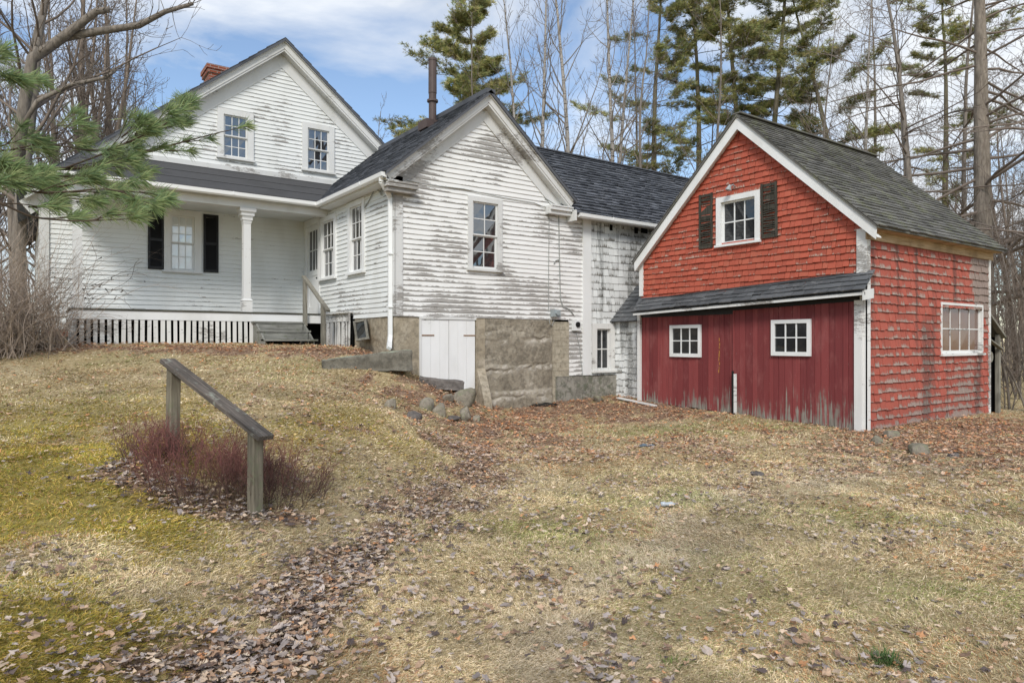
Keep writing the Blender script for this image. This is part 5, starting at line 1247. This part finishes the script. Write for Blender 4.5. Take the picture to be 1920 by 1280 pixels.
# ------------------------------------------------------------------ trees
def grow(seed, H, r0, lev0, crown=(.35, 1.), nb=26, blen=.35, ang=(50, 80), up=.12, wob=.06, sub=(5, 4), ratio=.5, tipr=.006, fork=0, lean=(0, 0), droop=0., side=None, bare_stub=0., trunk_wob=.02, twist=.16, lf=.36):
    """bare tree: returns (trunk polylines, twig segments)"""
    r = random.Random(seed); trunks = []; S_ = [[], [], [], []]
    def br(p, d, L, rad, lev, n):
        seg = max(3, int(n)); q = p
        for i in range(seg):
            t = i/seg
            d = nrm(d+np.array([r.gauss(0, twist), r.gauss(0, twist), r.gauss(0, twist*.8)+up*(1-droop*2*(lev == lev0))])); e = q+d*L/seg; ra = max(rad*(1-t*.8), tipr*.8); rb = max(rad*(1-(i+1)/seg*.8), tipr*.6)
            S_[0].append(q); S_[1].append(e); S_[2].append(ra); S_[3].append(rb); q = e
            if lev > 0 and (i >= seg*.2):
                for _ in range(sub[0] if lev == lev0 and r.random() < .4 else 1):
                    if r.random() < .9:
                        a = r.uniform(0, 6.283); o = nrm(np.cross(d, [math.cos(a), math.sin(a), r.uniform(-.5, .5)])); w = r.uniform(.5, 1.1)
                        br(q, nrm(d+o*w), L*ratio*(1-t*.55)*r.uniform(.5, 1.05), max(rb*.6, tipr), lev-1, seg*.75)
    def trunk(p, d, H, r0, frac0):
        n = 16; P = [p]; Rr = [r0*1.25]
        for i in range(n):
            d = nrm(d+np.array([r.gauss(0, trunk_wob), r.gauss(0, trunk_wob), .03])); p = p+d*H/n; P.append(p); Rr.append(max(r0*(1-(i+1)/n*.9), .012))
        trunks.append((np.array(P), np.array(Rr)))
        for k in range(nb):
            f = frac0+(crown[1]-frac0)*((k+r.random())/nb); i = min(n-1, int(f*n)); t = f*n-i; q = P[i]*(1-t)+P[i+1]*t; rt = Rr[i]*(1-t)+Rr[i+1]*t
            a = r.uniform(0, 6.283) if side is None else side+r.gauss(0, .9); el = math.radians(90-r.uniform(*ang))
            L = H*blen*(1.05-.75*(f-frac0)/(1.001-frac0))*r.uniform(.55, 1.15)
            br(q, np.array((math.cos(a)*math.cos(el), math.sin(a)*math.cos(el), math.sin(el))), L, max(rt*lf, tipr*1.4), lev0, 6)
        return P
    base = np.zeros(3); d = nrm(np.array((lean[0], lean[1], 1.)))
    trunk(base-d*.4, d, H, r0, crown[0])
    for k in range(fork):
        a = r.uniform(0, 6.283); dd = nrm(d+np.array((math.cos(a), math.sin(a), 0))*r.uniform(.10, .26)); trunk(base+np.array((math.cos(a), math.sin(a), 0))*r0*.7-Z*.4, dd, H*r.uniform(.75, .95), r0*r.uniform(.55, .8), crown[0])
    return trunks, [np.array(v) for v in S_]
def tree_meshes(name, g, bark, twig):
    tr, s = g; m = MB()
    for P, Rr in tr: m.tube(P, Rr, 10)
    t = m.build('trunk', bark, smooth=True); c = MB(); big = s[2] > .02
    c.segs(s[0][big], s[1][big], s[2][big], s[3][big], 6); c.segs(s[0][~big], s[1][~big], s[2][~big], s[3][~big], 3)
    c = c.build('crown', twig, smooth=True); return [t, c]
def place(name, label, cat, parts, x, y, rz=0, s=1., group=None, dz=-.1):
    t = thing(name, label, cat, (x, y, g1(x, y)+dz), group); t.rotation_euler = (0, 0, rz); t.scale = (s, s, s)
    for p in parts:
        if p.parent is not None:
            p2 = p.copy(); COL.objects.link(p2); p = p2
        p.parent = t
    return t
def at(px, d): a, b, h = ray(px, 640); return a*d, b*d
# needles: clumps of fine tapering blades
def tufts(m, pos, dirs, n, L, w, rg, cols, spread=.9, flat=.6, cs=None):
    k = len(pos); pos = np.repeat(pos, n, 0); d = np.repeat(dirs, n, 0)+rg.normal(0, spread, (k*n, 3))*(1, 1, flat); d /= np.linalg.norm(d, axis=1, keepdims=True)
    l = L*rg.uniform(.55, 1.1, k*n)[:, None]; s = np.cross(d, rg.normal(0, 1, (k*n, 3))); s /= np.linalg.norm(s, axis=1, keepdims=True); s *= w*rg.uniform(.7, 1.3, (k*n, 1))
    b = pos+d*l*.05; V = np.stack([b-s*.5, b+s*.5, b+d*l*.6+s*.35, b+d*l], 1); V[:, 3, 2] -= (l[:, 0]*.08)
    c = np.asarray(cols)[rg.integers(0, len(cols), k)]*rg.uniform(.7, 1.3, (k, 1))*(1 if cs is None else cs[:, None]); c = np.repeat(np.repeat(c, n, 0)*rg.uniform(.75, 1.25, (k*n, 1)), 4, 0)
    i = np.arange(k*n)*4; m.add(V.reshape(-1, 3), np.stack([i, i+1, i+2, i+3], 1), 0, c)
def pine(seed, H, r0, c0, spread, whorls, per, dens=1., cols=None, thin=0., flare=1.):
    r = random.Random(seed); rg = np.random.default_rng(seed); P = [np.array((0, 0, -.4))]; Rr = [r0*1.15]; n = 18; d = nrm(np.array((r.gauss(0, .04), r.gauss(0, .04), 1)))
    for i in range(n): d = nrm(d+np.array((r.gauss(0, .022), r.gauss(0, .022), .04))); P.append(P[-1]+d*(H+.4)/n); Rr.append(max(r0*(1-(i+1)/n*.93), .02))
    P = np.array(P); S_ = [[], [], [], []]; tp, td, ts = [], [], []
    def seg_(q, e, a, b): S_[0].append(q); S_[1].append(e); S_[2].append(a); S_[3].append(b)
    def limb(q, dr, L, rad, foliage, shade=1.):
        seg = 8
        for i in range(seg):
            dr = nrm(dr+np.array((r.gauss(0, .13), r.gauss(0, .13), r.gauss(.025, .07)))); e = q+dr*L/seg
            seg_(q, e, rad*(1-i/seg*.8), rad*(1-(i+1)/seg*.8)); q = e
            if not foliage:
                for _ in range(2):
                    if r.random() < .6:
                        o = np.cross(dr, Z)*r.choice((-1, 1)); dd = nrm(dr*.6+o*r.uniform(.4, 1.2)+Z*r.uniform(-.4, .35)); e2 = q+dd*L*r.uniform(.1, .3); seg_(q, e2, .011, .007)
                        for _k in range(2): seg_(q+(e2-q)*r.uniform(.3, .9), e2+np.array((r.gauss(0, .2), r.gauss(0, .2), r.gauss(-.05, .15))), .008, .006)
                continue
            t0 = i/seg
            if t0 < .22: continue
            for sgn in (-1, 1):
                for _ in range(2):
                    if r.random() > .78*dens+.1: continue
                    o = np.cross(dr, Z)*sgn; dd = nrm(dr*r.uniform(.4, 1.)+o*r.uniform(.4, 1.2)+Z*r.uniform(-.08, .34)); l = L*r.uniform(.13, .34)*(1.15-.55*t0); e2 = q+dd*l; seg_(q, e2, .013, .006)
                    for t in np.arange(.22, 1.06, .13):
                        c = q+dd*l*t
                        for _k in range(2 if t > .45 else 1): tp.append(c+np.array((r.gauss(0, .11), r.gauss(0, .11), r.gauss(.03, .045)))); td.append(nrm(dd+Z*r.uniform(.1, .6))); ts.append(shade*r.uniform(.75, 1.25))
            tp.append(q+Z*.03); td.append(nrm(dr+Z*.3)); ts.append(shade)
    for w in range(whorls):
        f = c0+(1-c0)*(w+.5*r.random())/whorls; i = min(n-1, int(f*n)); t = f*n-i; q = P[i]*(1-t)+P[i+1]*t; a0 = r.uniform(0, 6.283); ff = (f-c0)/(1-c0)
        L = spread*(min(1, .6+ff*1.6) if ff < .3 else 1.15-ff*.9*flare)*r.uniform(.75, 1.15)
        for k in range(per):
            if r.random() < .12+thin: continue
            a = a0+k*6.283/per+r.gauss(0, .35); el = r.uniform(-.12, .28)+.45*ff**2; limb(q, np.array((math.cos(a)*math.cos(el), math.sin(a)*math.cos(el), math.sin(el))), L*r.uniform(.45, 1.25), max(.018, Rr[i]*.22), True, r.uniform(.65, 1.35))
    for k in range(int(26*(c0/.4))):                # dead lower limbs
        f = r.uniform(.14, c0+.1); i = int(f*n); a = r.uniform(0, 6.283); limb(P[i]+(P[i+1]-P[i])*(f*n-i), np.array((math.cos(a), math.sin(a), r.uniform(-.15, .25))), spread*r.uniform(.3, .9), .02, False)
    m = MB(); m.tube(P, Rr, 10); t = m.build('trunk', M['bark_moss'], smooth=True)
    m = MB(); S2 = [np.array(v) for v in S_]; m.segs(*S2, 4); bo = m.build('branches', M['bark_moss'], smooth=True)
    m = MB(); tufts(m, np.array(tp), np.array(td), 11, .24, .017, rg, cols or [(.25, .28, .105), (.33, .345, .13), (.42, .40, .17), (.19, .225, .095), (.44, .38, .18)], .75, .75, np.array(ts)); c = m.build('crown', M['needle'])
    print('pine', len(tp)); return [t, bo, c]
PA = pine(1, 20, .26, .50, 4.4, 12, 6, 1.0); PB = pine(2, 26, .27, .32, 4.3, 17, 5, .6, thin=.26, flare=.7); PC = pine(3, 25, .27, .38, 4.0, 15, 5, .6, thin=.28, flare=.7)
PD = pine(5, 27, .25, .32, 3.1, 19, 5, .8, thin=.25, flare=.6); PE = pine(8, 24, .24, .40, 4.6, 11, 5, 1.0, thin=.2, flare=.5)
GPn = 'tall pines behind the buildings'
for nm, lab, parts, px, d, rz, s in (
    ('pine_tree', 'bushy pine behind the gabled wing, to the right of the stovepipe', PA, 895, 36, .4, .98),
    ('pine_tree', 'dense tall pine left of the barn roof peak, rising behind the ell roof', PB, 1242, 36, 2.0, .95),
    ('pine_tree', 'dark pine close beside the dense one, its trunk just left of the barn peak', PC, 1292, 39, 3.6, 1.0),
    ('pine_tree', 'slim mossy-trunked pine directly above the barn roof peak', PD, 1395, 36, 1.0, 1.0),
    ('pine_tree', 'second slim green-trunked pine just right of the barn roof peak', PD, 1437, 38, 4.2, 1.0),
    ('pine_tree', 'leaning pine above the middle of the barn roof with layered flat boughs', PE, 1607, 33, .2, .95),
    ('pine_tree', 'thin pine between the barn roof and the big bare trunk', PC, 1765, 37, 2.6, .92)):
    place(nm, lab, 'pine tree', parts, *at(px, d), rz, s, GPn)
SP = pine(4, 7.5, .10, .12, 1.5, 13, 6, .6, [(.05, .085, .045), (.07, .11, .055)])
place('spruce_tree', 'small young spruce peeping over the ell roof between the birches', 'spruce tree', SP, *at(1108, 42), 0, 1.22)

# bare birches and saplings: a handful of grown forms, each used with its own turn and size
BI = [tree_meshes('b', grow(s, 20, .145, 2, (.35, 1), 26, .22, (25, 58), .10, .04, (2, 2), .5, .009, lf=.4), M['bark_birch'], M['twig_pale']) for s in (11, 12)]
BS_ = [tree_meshes('b', grow(s, 19, .13, 2, (.30, 1), 28, .25, (30, 62), .09, .04, (2, 2), .5, .009, trunk_wob=.035), M['bark_grey'], M['twig']) for s in (13, 14)]
SAP = [tree_meshes('b', grow(s, 10, .06, 2, (.25, 1), 20, .24, (25, 50), .12, .04, (2, 2), .5, .006, fork=2), M['bark_grey'], M['twig']) for s in (15, 16)]
GB_ = 'bare birches and saplings behind the house'
for nm, lab, parts, px, d, rz, s, cat in (
    ('birch_tree', 'pale bare birch behind the ell roof, nearest the gabled wing', BI[0], 1023, 30, .3, 1.0, 'birch tree'),
    ('birch_tree', 'taller pale bare birch with a bent trunk behind the ell, second from the gabled wing', BI[1], 1063, 31, 1.3, 1.12, 'birch tree'),
    ('birch_tree', 'slim white birch behind the ell just left of the dense pine', BI[0], 1140, 33, 2.5, 1.15, 'birch tree'),
    ('birch_tree', 'white birch close right of its slim twin behind the ell', BI[1], 1158, 34, 4.0, 1.08, 'birch tree'),
    ('birch_tree', 'white-barked birch rising over the barn roof beside the leaning pine', BI[0], 1628, 30, 5.2, .95, 'birch tree'),
    ('bare_tree', 'thin grey bare tree in front of the dense pine, left of the barn roof', BS_[0], 1210, 30, .3, .95, 'bare tree'),
    ('bare_tree', 'grey bare tree rising just left of the barn roof slope', BS_[1], 1335, 30, 2.0, .95, 'bare tree'),
    ('bare_tree', 'pale bare tree standing in front of the bushy pine above the wing roof', BI[1], 962, 30, 2.0, .92, 'bare tree'),
    ('bare_tree', 'lean bare tree just right of the stovepipe, before the bushy pine', BS_[0], 880, 31, 4.2, .85, 'bare tree'),
    ('bare_tree', 'bare tree above the right half of the barn roof', BS_[1], 1540, 31, 4.0, .9, 'bare tree'),
    ('bare_tree', 'slender bare tree seen past the far end of the barn roof', BS_[0], 1700, 29, 1.0, .9, 'bare tree'),
    ('sapling', 'cluster of bare saplings behind the main roof, tallest in the gap before the wing', SAP[0], 668, 30, .5, 1.12, 'sapling'),
    ('sapling', 'shorter bare sapling at the right of the gap between the two gables', SAP[1], 712, 31, 1.5, .86, 'sapling'),
    ('sapling', 'low bare sapling just above the main roof slope, left in the gap', SAP[1], 620, 31, 3.0, 1.0, 'sapling')):
    place(nm, lab, cat, parts, *at(px, d), rz, s, GB_)
# big bare trunk at the right, with long level dead limbs
BIG = tree_meshes('b', grow(21, 23, .37, 2, (.14, .98), 84, .34, (66, 104), .0, .03, (3, 3), .45, .008, droop=.05, trunk_wob=.014, twist=.13, lf=.24), M['bark_big'], M['twig'])
place('large_tree', 'massive bare tree right of the barn with long level twiggy limbs', 'tree', BIG, *at(1850, 24), .9, 1.0)
BIG2 = tree_meshes('b', grow(22, 19, .17, 2, (.22, .98), 50, .38, (60, 98), .02, .03, (2, 2), .44, .007, trunk_wob=.03), M['bark_grey'], M['twig'])
place('bare_tree', 'slim bare tree with crooked limbs between the barn gable end and the massive trunk', 'bare tree', BIG2, *at(1752, 25), 2.2, 1.0, GB_)
place('bare_tree', 'bare tree at the right edge, partly out of the picture beyond the massive trunk', 'bare tree', BIG2, *at(1975, 20), 4.4, .95, GB_)
R3 = tree_meshes('b', grow(23, 22, .15, 2, (.18, .98), 60, .27, (50, 95), .03, .03, (2, 2), .46, .009, trunk_wob=.03, twist=.2, lf=.3), M['bark_grey'], M['twig'])
R4 = tree_meshes('b', grow(24, 20, .12, 2, (.22, .98), 54, .30, (40, 80), .07, .03, (2, 2), .46, .009, trunk_wob=.035, twist=.18, lf=.3, fork=1), M['bark_brown'], M['twig'])
for lab, parts, px, d, rz, s in (('twiggy bare tree rising over the low end of the barn roof', R3, 1795, 31, .4, 1.0), ('bare tree with a forked stem right of the massive trunk', R4, 1902, 28, 1.4, .95), ('bare forked tree behind the barn roof, left of the leaning pine', R4, 1490, 38, 3.0, 1.0),
    ('tall bare tree between the leaning pine and the birch over the barn roof', R3, 1665, 36, 2.4, 1.0), ('close bare sapling-like tree by the right picture edge behind the leafless brush', R4, 1945, 23, 5.0, .8), ('bare tree directly behind the ridge of the ell roof, near the barn rake', R3, 1180, 38, 5.3, .95)):
    place('bare_tree', lab, 'bare tree', parts, *at(px, d), rz, s, GB_)
FW = 'far bare wood behind the buildings'
rw = random.Random(77)
for k, px in enumerate([-120, -60, 10, 70, 120, 180, 235, 300, 345, 400, 455, 1000, 1090, 1200, 1260, 1320, 1365, 1470, 1520, 1570, 1650, 1690, 1730, 1780, 1830, 1870, 1890, 1910, 1930, 1960, 2000, 1415, 1505, 1550, 1615, 1675, 1715, 1755, 1805, 1850, 1885, 1925, 30, 95, 150, 215, 270]):
    place('far_tree', 'thin grey leafless tree in the far wood behind the buildings', 'bare tree', (R3, R4, BS_[0], BS_[1])[k % 4], *at(px+rw.uniform(-15, 15), rw.uniform(42, 60)), rw.uniform(0, 6.28), rw.uniform(.7, 1.0)*(.78 if px < 500 else 1), FW)
TH = [tree_meshes('b', grow(s, 6.5, .045, 2, (.1, 1), 22, .30, (25, 70), .08, .04, (2, 2), .5, .006, fork=3, trunk_wob=.05), M['bark_grey'], M['twig']) for s in (31, 32, 33)]
GT = 'leafless brush at the edge of the wood right of the barn'
for k, (px, d, s, lab) in enumerate(((1893, 17.5, .8, 'leafless brush nearest the lean-to at the back of the barn'), (1915, 20, 1.0, 'leafless brush just behind the nearest, at the right picture edge'), (1935, 17, .8, 'leafless brush cut by the right picture edge, close by the leaves'),
                                  (1880, 27, 1.0, 'taller leafless brush behind the massive trunk base'), (1905, 33, 1.1, 'farther grey brush seen between the lean-to and picture edge'), (1960, 26, 1.1, 'grey brush outside the lean-to, farthest to the right'))):
    place('brush', lab, 'brush', TH[k % 3], *at(px, d), k*1.3, s, GT)
# left: old many-stemmed trees and the big limb
L1 = tree_meshes('b', grow(41, 17, .22, 2, (.22, 1), 34, .36, (35, 75), .05, .05, (2, 2), .5, .008, trunk_wob=.05, fork=1), M['bark_grey'], M['twig'])
L2 = tree_meshes('b', grow(42, 18, .24, 2, (.35, 1), 34, .22, (25, 60), .08, .04, (2, 2), .5, .009, fork=4, trunk_wob=.03), M['bark_brown'], M['twig'])
L3 = tree_meshes('b', grow(43, 13, .16, 2, (.18, 1), 44, .34, (25, 65), .10, .04, (2, 2), .5, .009, fork=3, trunk_wob=.05), M['bark_brown'], M['twig'])
GL = 'old bare trees left of the house'
place('bare_tree', 'thick grey bare tree at the left picture edge with a long limb reaching right', 'bare tree', L1, *at(42, 19), 2.6, .95, GL)
place('bare_tree', 'clump of tall straight brown trunks left of the main roof', 'bare tree', L2, *at(150, 27), .6, 1.0, GL)
place('bare_tree', 'second clump of straight trunks right behind the first, nearer the chimney', 'bare tree', L2, *at(205, 31), 3.4, 1.02, GL)
place('bare_tree', 'twiggy spreading bare tree low behind the left roof slope', 'bare tree', L3, *at(265, 29), 1.0, .85, GL)
place('bare_tree', 'fine-twigged bare tree behind the brick chimney', 'bare tree', L3, *at(360, 32), 4.0, .82, GL)
place('bare_tree', 'slim bare tree at the far left between the thick grey tree and the trunk clump', 'bare tree', L3, *at(90, 25), 5.0, 1.05, GL)
place('bare_tree', 'bare tree just outside the left picture edge behind the pine bough', 'bare tree', L3, *at(-30, 22), 2.0, 1.0, GL)
# a long stout limb and a cut one belong to the thick grey tree
t = [o for o in COL.objects if o.get('label', '').startswith('thick grey bare')][0]
def px_limb(pts, r0, r1, d):
    P = np.array([onD(x, y, d+k*.05) for k, (x, y) in enumerate(pts)]); m = MB(); n = len(P); m.tube(P, np.linspace(r0, r1, n), 9)
    rr_ = random.Random(int(pts[0][1])); S0, S1, a_, b_ = [], [], [], []
    for k in range(40):
        i = rr_.randrange(1, n-1); f = rr_.random(); q = P[i]*(1-f)+P[i+1]*f; dr = nrm(P[i+1]-P[i]+np.array([rr_.gauss(0, .6), rr_.gauss(0, .6), rr_.gauss(.2, .6)])); L = rr_.uniform(.3, 1.2)
        for j in range(4):
            e = q+dr*L/4; S0.append(q); S1.append(e); a_.append(.012-.002*j); b_.append(.010-.002*j); q = e; dr = nrm(dr+np.array([rr_.gauss(0, .25), rr_.gauss(0, .25), rr_.gauss(.1, .2)]))
    m.segs(S0, S1, a_, b_, 3)
    ob = m.build('limb', M['bark_grey'], smooth=True); ob.parent = t; ob.matrix_parent_inverse = Mx; return ob
from mathutils import Matrix
Mx = (Matrix.Translation(t.location) @ t.rotation_euler.to_matrix().to_4x4() @ Matrix.Diagonal((*t.scale, 1))).inverted()
px_limb([(30, 330), (45, 200), (60, 110), (110, 75), (150, 45), (180, 22), (205, 18)], .15, .075, 17)
px_limb([(60, 110), (120, 70), (190, 58), (260, 48), (310, 22), (362, 7)], .13, .045, 17.3)
px_limb([(40, 240), (70, 190), (130, 160), (200, 145), (216, 132)], .06, .035, 16.6)

# ------------------------------------------------------------------ tangled leafless vine bush at the left end of the porch, spiky plant, twigs on the wall
def vines(label, name, cat, px, d, w, h, n, seed, r0, mat, arch=.9):
    r = random.Random(seed); x0, y0 = at(px, d); p = np.array((x0, y0, g1(x0, y0))); S0, S1, A0, A1, C = [], [], [], [], []
    for k in range(n):
        q = p+np.array((r.gauss(0, w*.3), r.gauss(0, w*.3), 0)); dr = nrm(np.array((r.gauss(0, .35), r.gauss(0, .35), 1))); L = h*r.uniform(.7, 1.7); c = np.array((.29, .235, .19))*r.uniform(.6, 1.4); g = r.uniform(.05, .22)
        for i in range(12):
            dr = nrm(dr+np.array((r.gauss(0, .22), r.gauss(0, .22), r.gauss(-g*arch if i > 3 else .0, .14)))); e = q+dr*L/12
            if e[2] < p[2]+.05: e[2] = p[2]+.05
            S0.append(q); S1.append(e); ra = r0*(1-i/14); A0.append(ra); A1.append(r0*(1-(i+1)/14)); C.append(c); q = e
            if r.random() < .55:
                dd = nrm(dr+np.array((r.gauss(0, .8), r.gauss(0, .8), r.gauss(0, .6)))); e2 = q+dd*r.uniform(.1, .4); S0.append(q); S1.append(e2); A0.append(ra*.5); A1.append(ra*.35); C.append(c*1.1)
    m = MB(); m.segs(S0, S1, A0, A1, 3, 0, np.array(C)); return tag(m.build(name, M['twigs_attr'], origin=p), label, cat)
vines('tangled brown leafless vine bush beside the left end of the porch', 'vine_bush', 'bush', 38, 13.2, 1.35, 2.1, 380, 3, .007, None)
vines('smaller brown leafless bush cut by the left picture edge', 'vine_bush', 'bush', -25, 12.4, 1.2, 1.9, 240, 4, .007, None)
m = MB(); r = random.Random(8); p0 = np.array((*at(38, 13.4), 0)); p0[2] = g1(p0[0], p0[1])
P = []; 
for k in range(46):
    a = r.uniform(0, 6.283); el = r.uniform(.35, 1.35); L = r.uniform(.35, .75); d = np.array((math.cos(a)*math.cos(el), math.sin(a)*math.cos(el), math.sin(el))); s = nrm(np.cross(d, Z))*.022; q = p0+np.array((r.gauss(0, .07), r.gauss(0, .07), 0)); t_ = q+d*L-Z*.1*L
    m.add([q-s, q+s, q+d*L*.55+s*.8, q+d*L*.55-s*.8, t_], [(0, 1, 2, 3)], 0, np.array((.05, .085, .03))*r.uniform(.6, 1.5)); m.F.append((np.array([(m.n-2, m.n-3, m.n-1)]), 0))
tag(m.build('yucca_plant', M['needle'], origin=p0), 'dark green spiky-leaved plant at the foot of the vine bush', 'plant')
m = MB(); r = random.Random(9); S0, S1, A0, A1, C = [], [], [], [], []; p0 = np.array((1.05, PY+.55, DZ))
for k in range(9):
    q = p0+np.array((r.uniform(-.25, .15), r.uniform(-.1, .6), 0)); dr = nrm(np.array((r.uniform(.05, .5), r.uniform(-.2, .3), 1)))
    for i in range(14):
        dr = nrm(dr+np.array((r.gauss(.02, .22), r.gauss(.02, .15), r.gauss(-.07, .14)))); e = q+dr*r.uniform(.08, .17); e[2] = max(e[2], DZ+.03); e[1] = min(e[1], MY-.05); S0.append(q); S1.append(e); A0.append(.0045); A1.append(.004); C.append((.13, .10, .08)); q = e
        if r.random() < .45: o = q+np.array((r.gauss(0, .05), r.gauss(0, .03), r.gauss(0, .05))); S0.append(q); S1.append(o); A0.append(.003); A1.append(.016 if r.random() < .5 else .003); C.append((.06, .05, .04))
m.segs(S0, S1, A0, A1, 3, 0, np.array(C)); tag(m.build('climbing_vine', M['twigs_attr'], origin=p0), 'thin leafless vine climbing inside the porch by its left post', 'vine')

# ------------------------------------------------------------------ the near white pine whose boughs reach in at the left
wp = thing('white_pine', 'near white pine with long soft green needles reaching in at the upper left', 'pine tree', (-3.6, 3.4, g1(-3.6, 3.4)))
m = MB(); tz0 = g1(-3.6, 3.4); trunk_p = np.array([(-3.6, 3.4, tz0-.3), (-3.58, 3.42, 2), (-3.55, 3.45, 4), (-3.5, 3.4, 7), (-3.5, 3.4, 10)]); m.tube(trunk_p, [.24, .2, .17, .12, .05], 12); m.build('trunk', M['bark_moss'], wp, smooth=True)
rg = np.random.default_rng(4); r = random.Random(4); SH = [[], []]; BW = MB(); S_ = [[], [], [], []]
def bough(pts, r0, sub_n, seed, tipL=.32, gap=.16):
    r = random.Random(seed)
    P = np.array([onD(*q) for q in pts]); k = len(P); f = np.linspace(0, k-1, 26); C = np.stack([np.interp(f, np.arange(k), P[:, j]) for j in range(3)], 1)
    for _ in range(2): C[1:-1] = (C[:-2]+C[1:-1]*2+C[2:])/4
    BW.tube(C, np.linspace(r0, .0028, 26), 7)
    def shoots(q, d, L):                                    # a tip: bare twig then a brush of needle bundles
        n = 6
        for i in range(n):
            d = nrm(d+np.array((r.gauss(0, .07), r.gauss(0, .07), r.gauss(.02, .06)))); e = q+d*L/n; S_[0].append(q); S_[1].append(e); S_[2].append(.0032-.0003*i); S_[3].append(.0030-.0003*i); q2 = q; q = e
            if i >= 3:
                for _ in range(2): SH[0].append(q2+(q-q2)*r.random()); SH[1].append(d)
        for _ in range(7): SH[0].append(q); SH[1].append(d)
    for i in range(5, 26):
        d = nrm(C[min(i+1, 25)]-C[i-1]); 
        if r.random() < sub_n:
            sgn = 1 if (i % 2) else -1; o = nrm(np.cross(d, Z))*sgn
            dd = nrm(d+o*r.uniform(.35, .9)+Z*r.uniform(-.2, .35)); L = tipL*r.uniform(.6, 1.5)*(1.15-.6*i/25)
            q = C[i]; shoots(q, dd, L)
            if L > tipL*.7:
                mid = q+dd*L*.5; shoots(mid, nrm(dd+np.cross(dd, Z)*r.uniform(-.8, .8)+Z*r.uniform(-.2, .3)), L*.55); shoots(mid, nrm(dd-np.cross(dd, Z)*r.uniform(.3, .8)), L*.5)
    shoots(C[-1], nrm(C[-1]-C[-3]), tipL*.5)
bough([(-420, 560, 3.3), (-150, 330, 3.4), (0, 312, 3.5), (120, 318, 3.6), (190, 312, 3.7), (270, 285, 3.8), (330, 270, 3.9), (405, 250, 4.0)], .014, .42, 1)
bough([(120, 316, 3.6), (190, 290, 3.6), (250, 262, 3.65), (300, 240, 3.7), (335, 212, 3.75)], .005, .42, 2, .20)
bough([(-420, 540, 3.1), (-100, 330, 3.2), (0, 338, 3.2), (60, 362, 3.2), (130, 360, 3.25), (200, 352, 3.3), (262, 370, 3.3)], .009, .36, 3, .24)
bough([(-400, 500, 2.9), (-80, 360, 3.0), (0, 380, 3.0), (60, 408, 3.05), (140, 415, 3.1), (210, 412, 3.1)], .007, .30, 4, .2)
bough([(-300, 420, 3.3), (-60, 270, 3.4), (0, 285, 3.4), (80, 268, 3.5), (150, 280, 3.6)], .007, .45, 5, .26)
bough([(-300, 300, 3.1), (-60, 130, 3.2), (-10, 150, 3.2), (25, 152, 3.2)], .007, .42, 6, .22)
bough([(-300, 330, 3.2), (-60, 330, 3.3), (0, 345, 3.3), (70, 330, 3.4), (140, 330, 3.5), (215, 335, 3.5)], .007, .45, 7, .26)
BW.segs(*[np.array(v) for v in S_], 4); BW.build('branches', m_flat('young pine bark', (.085, .062, .045), .8, .2, .4, 20), wp, smooth=True)
m = MB(); pos, dr_s = np.array(SH[0]), np.array(SH[1])
tufts(m, pos, dr_s, 7, .088, .0012, rg, [(.20, .285, .12), (.25, .325, .14), (.165, .245, .12), (.30, .34, .16)], .52, .9)
print('near shoots', len(pos)); m.build('needles', M['needle'], wp)
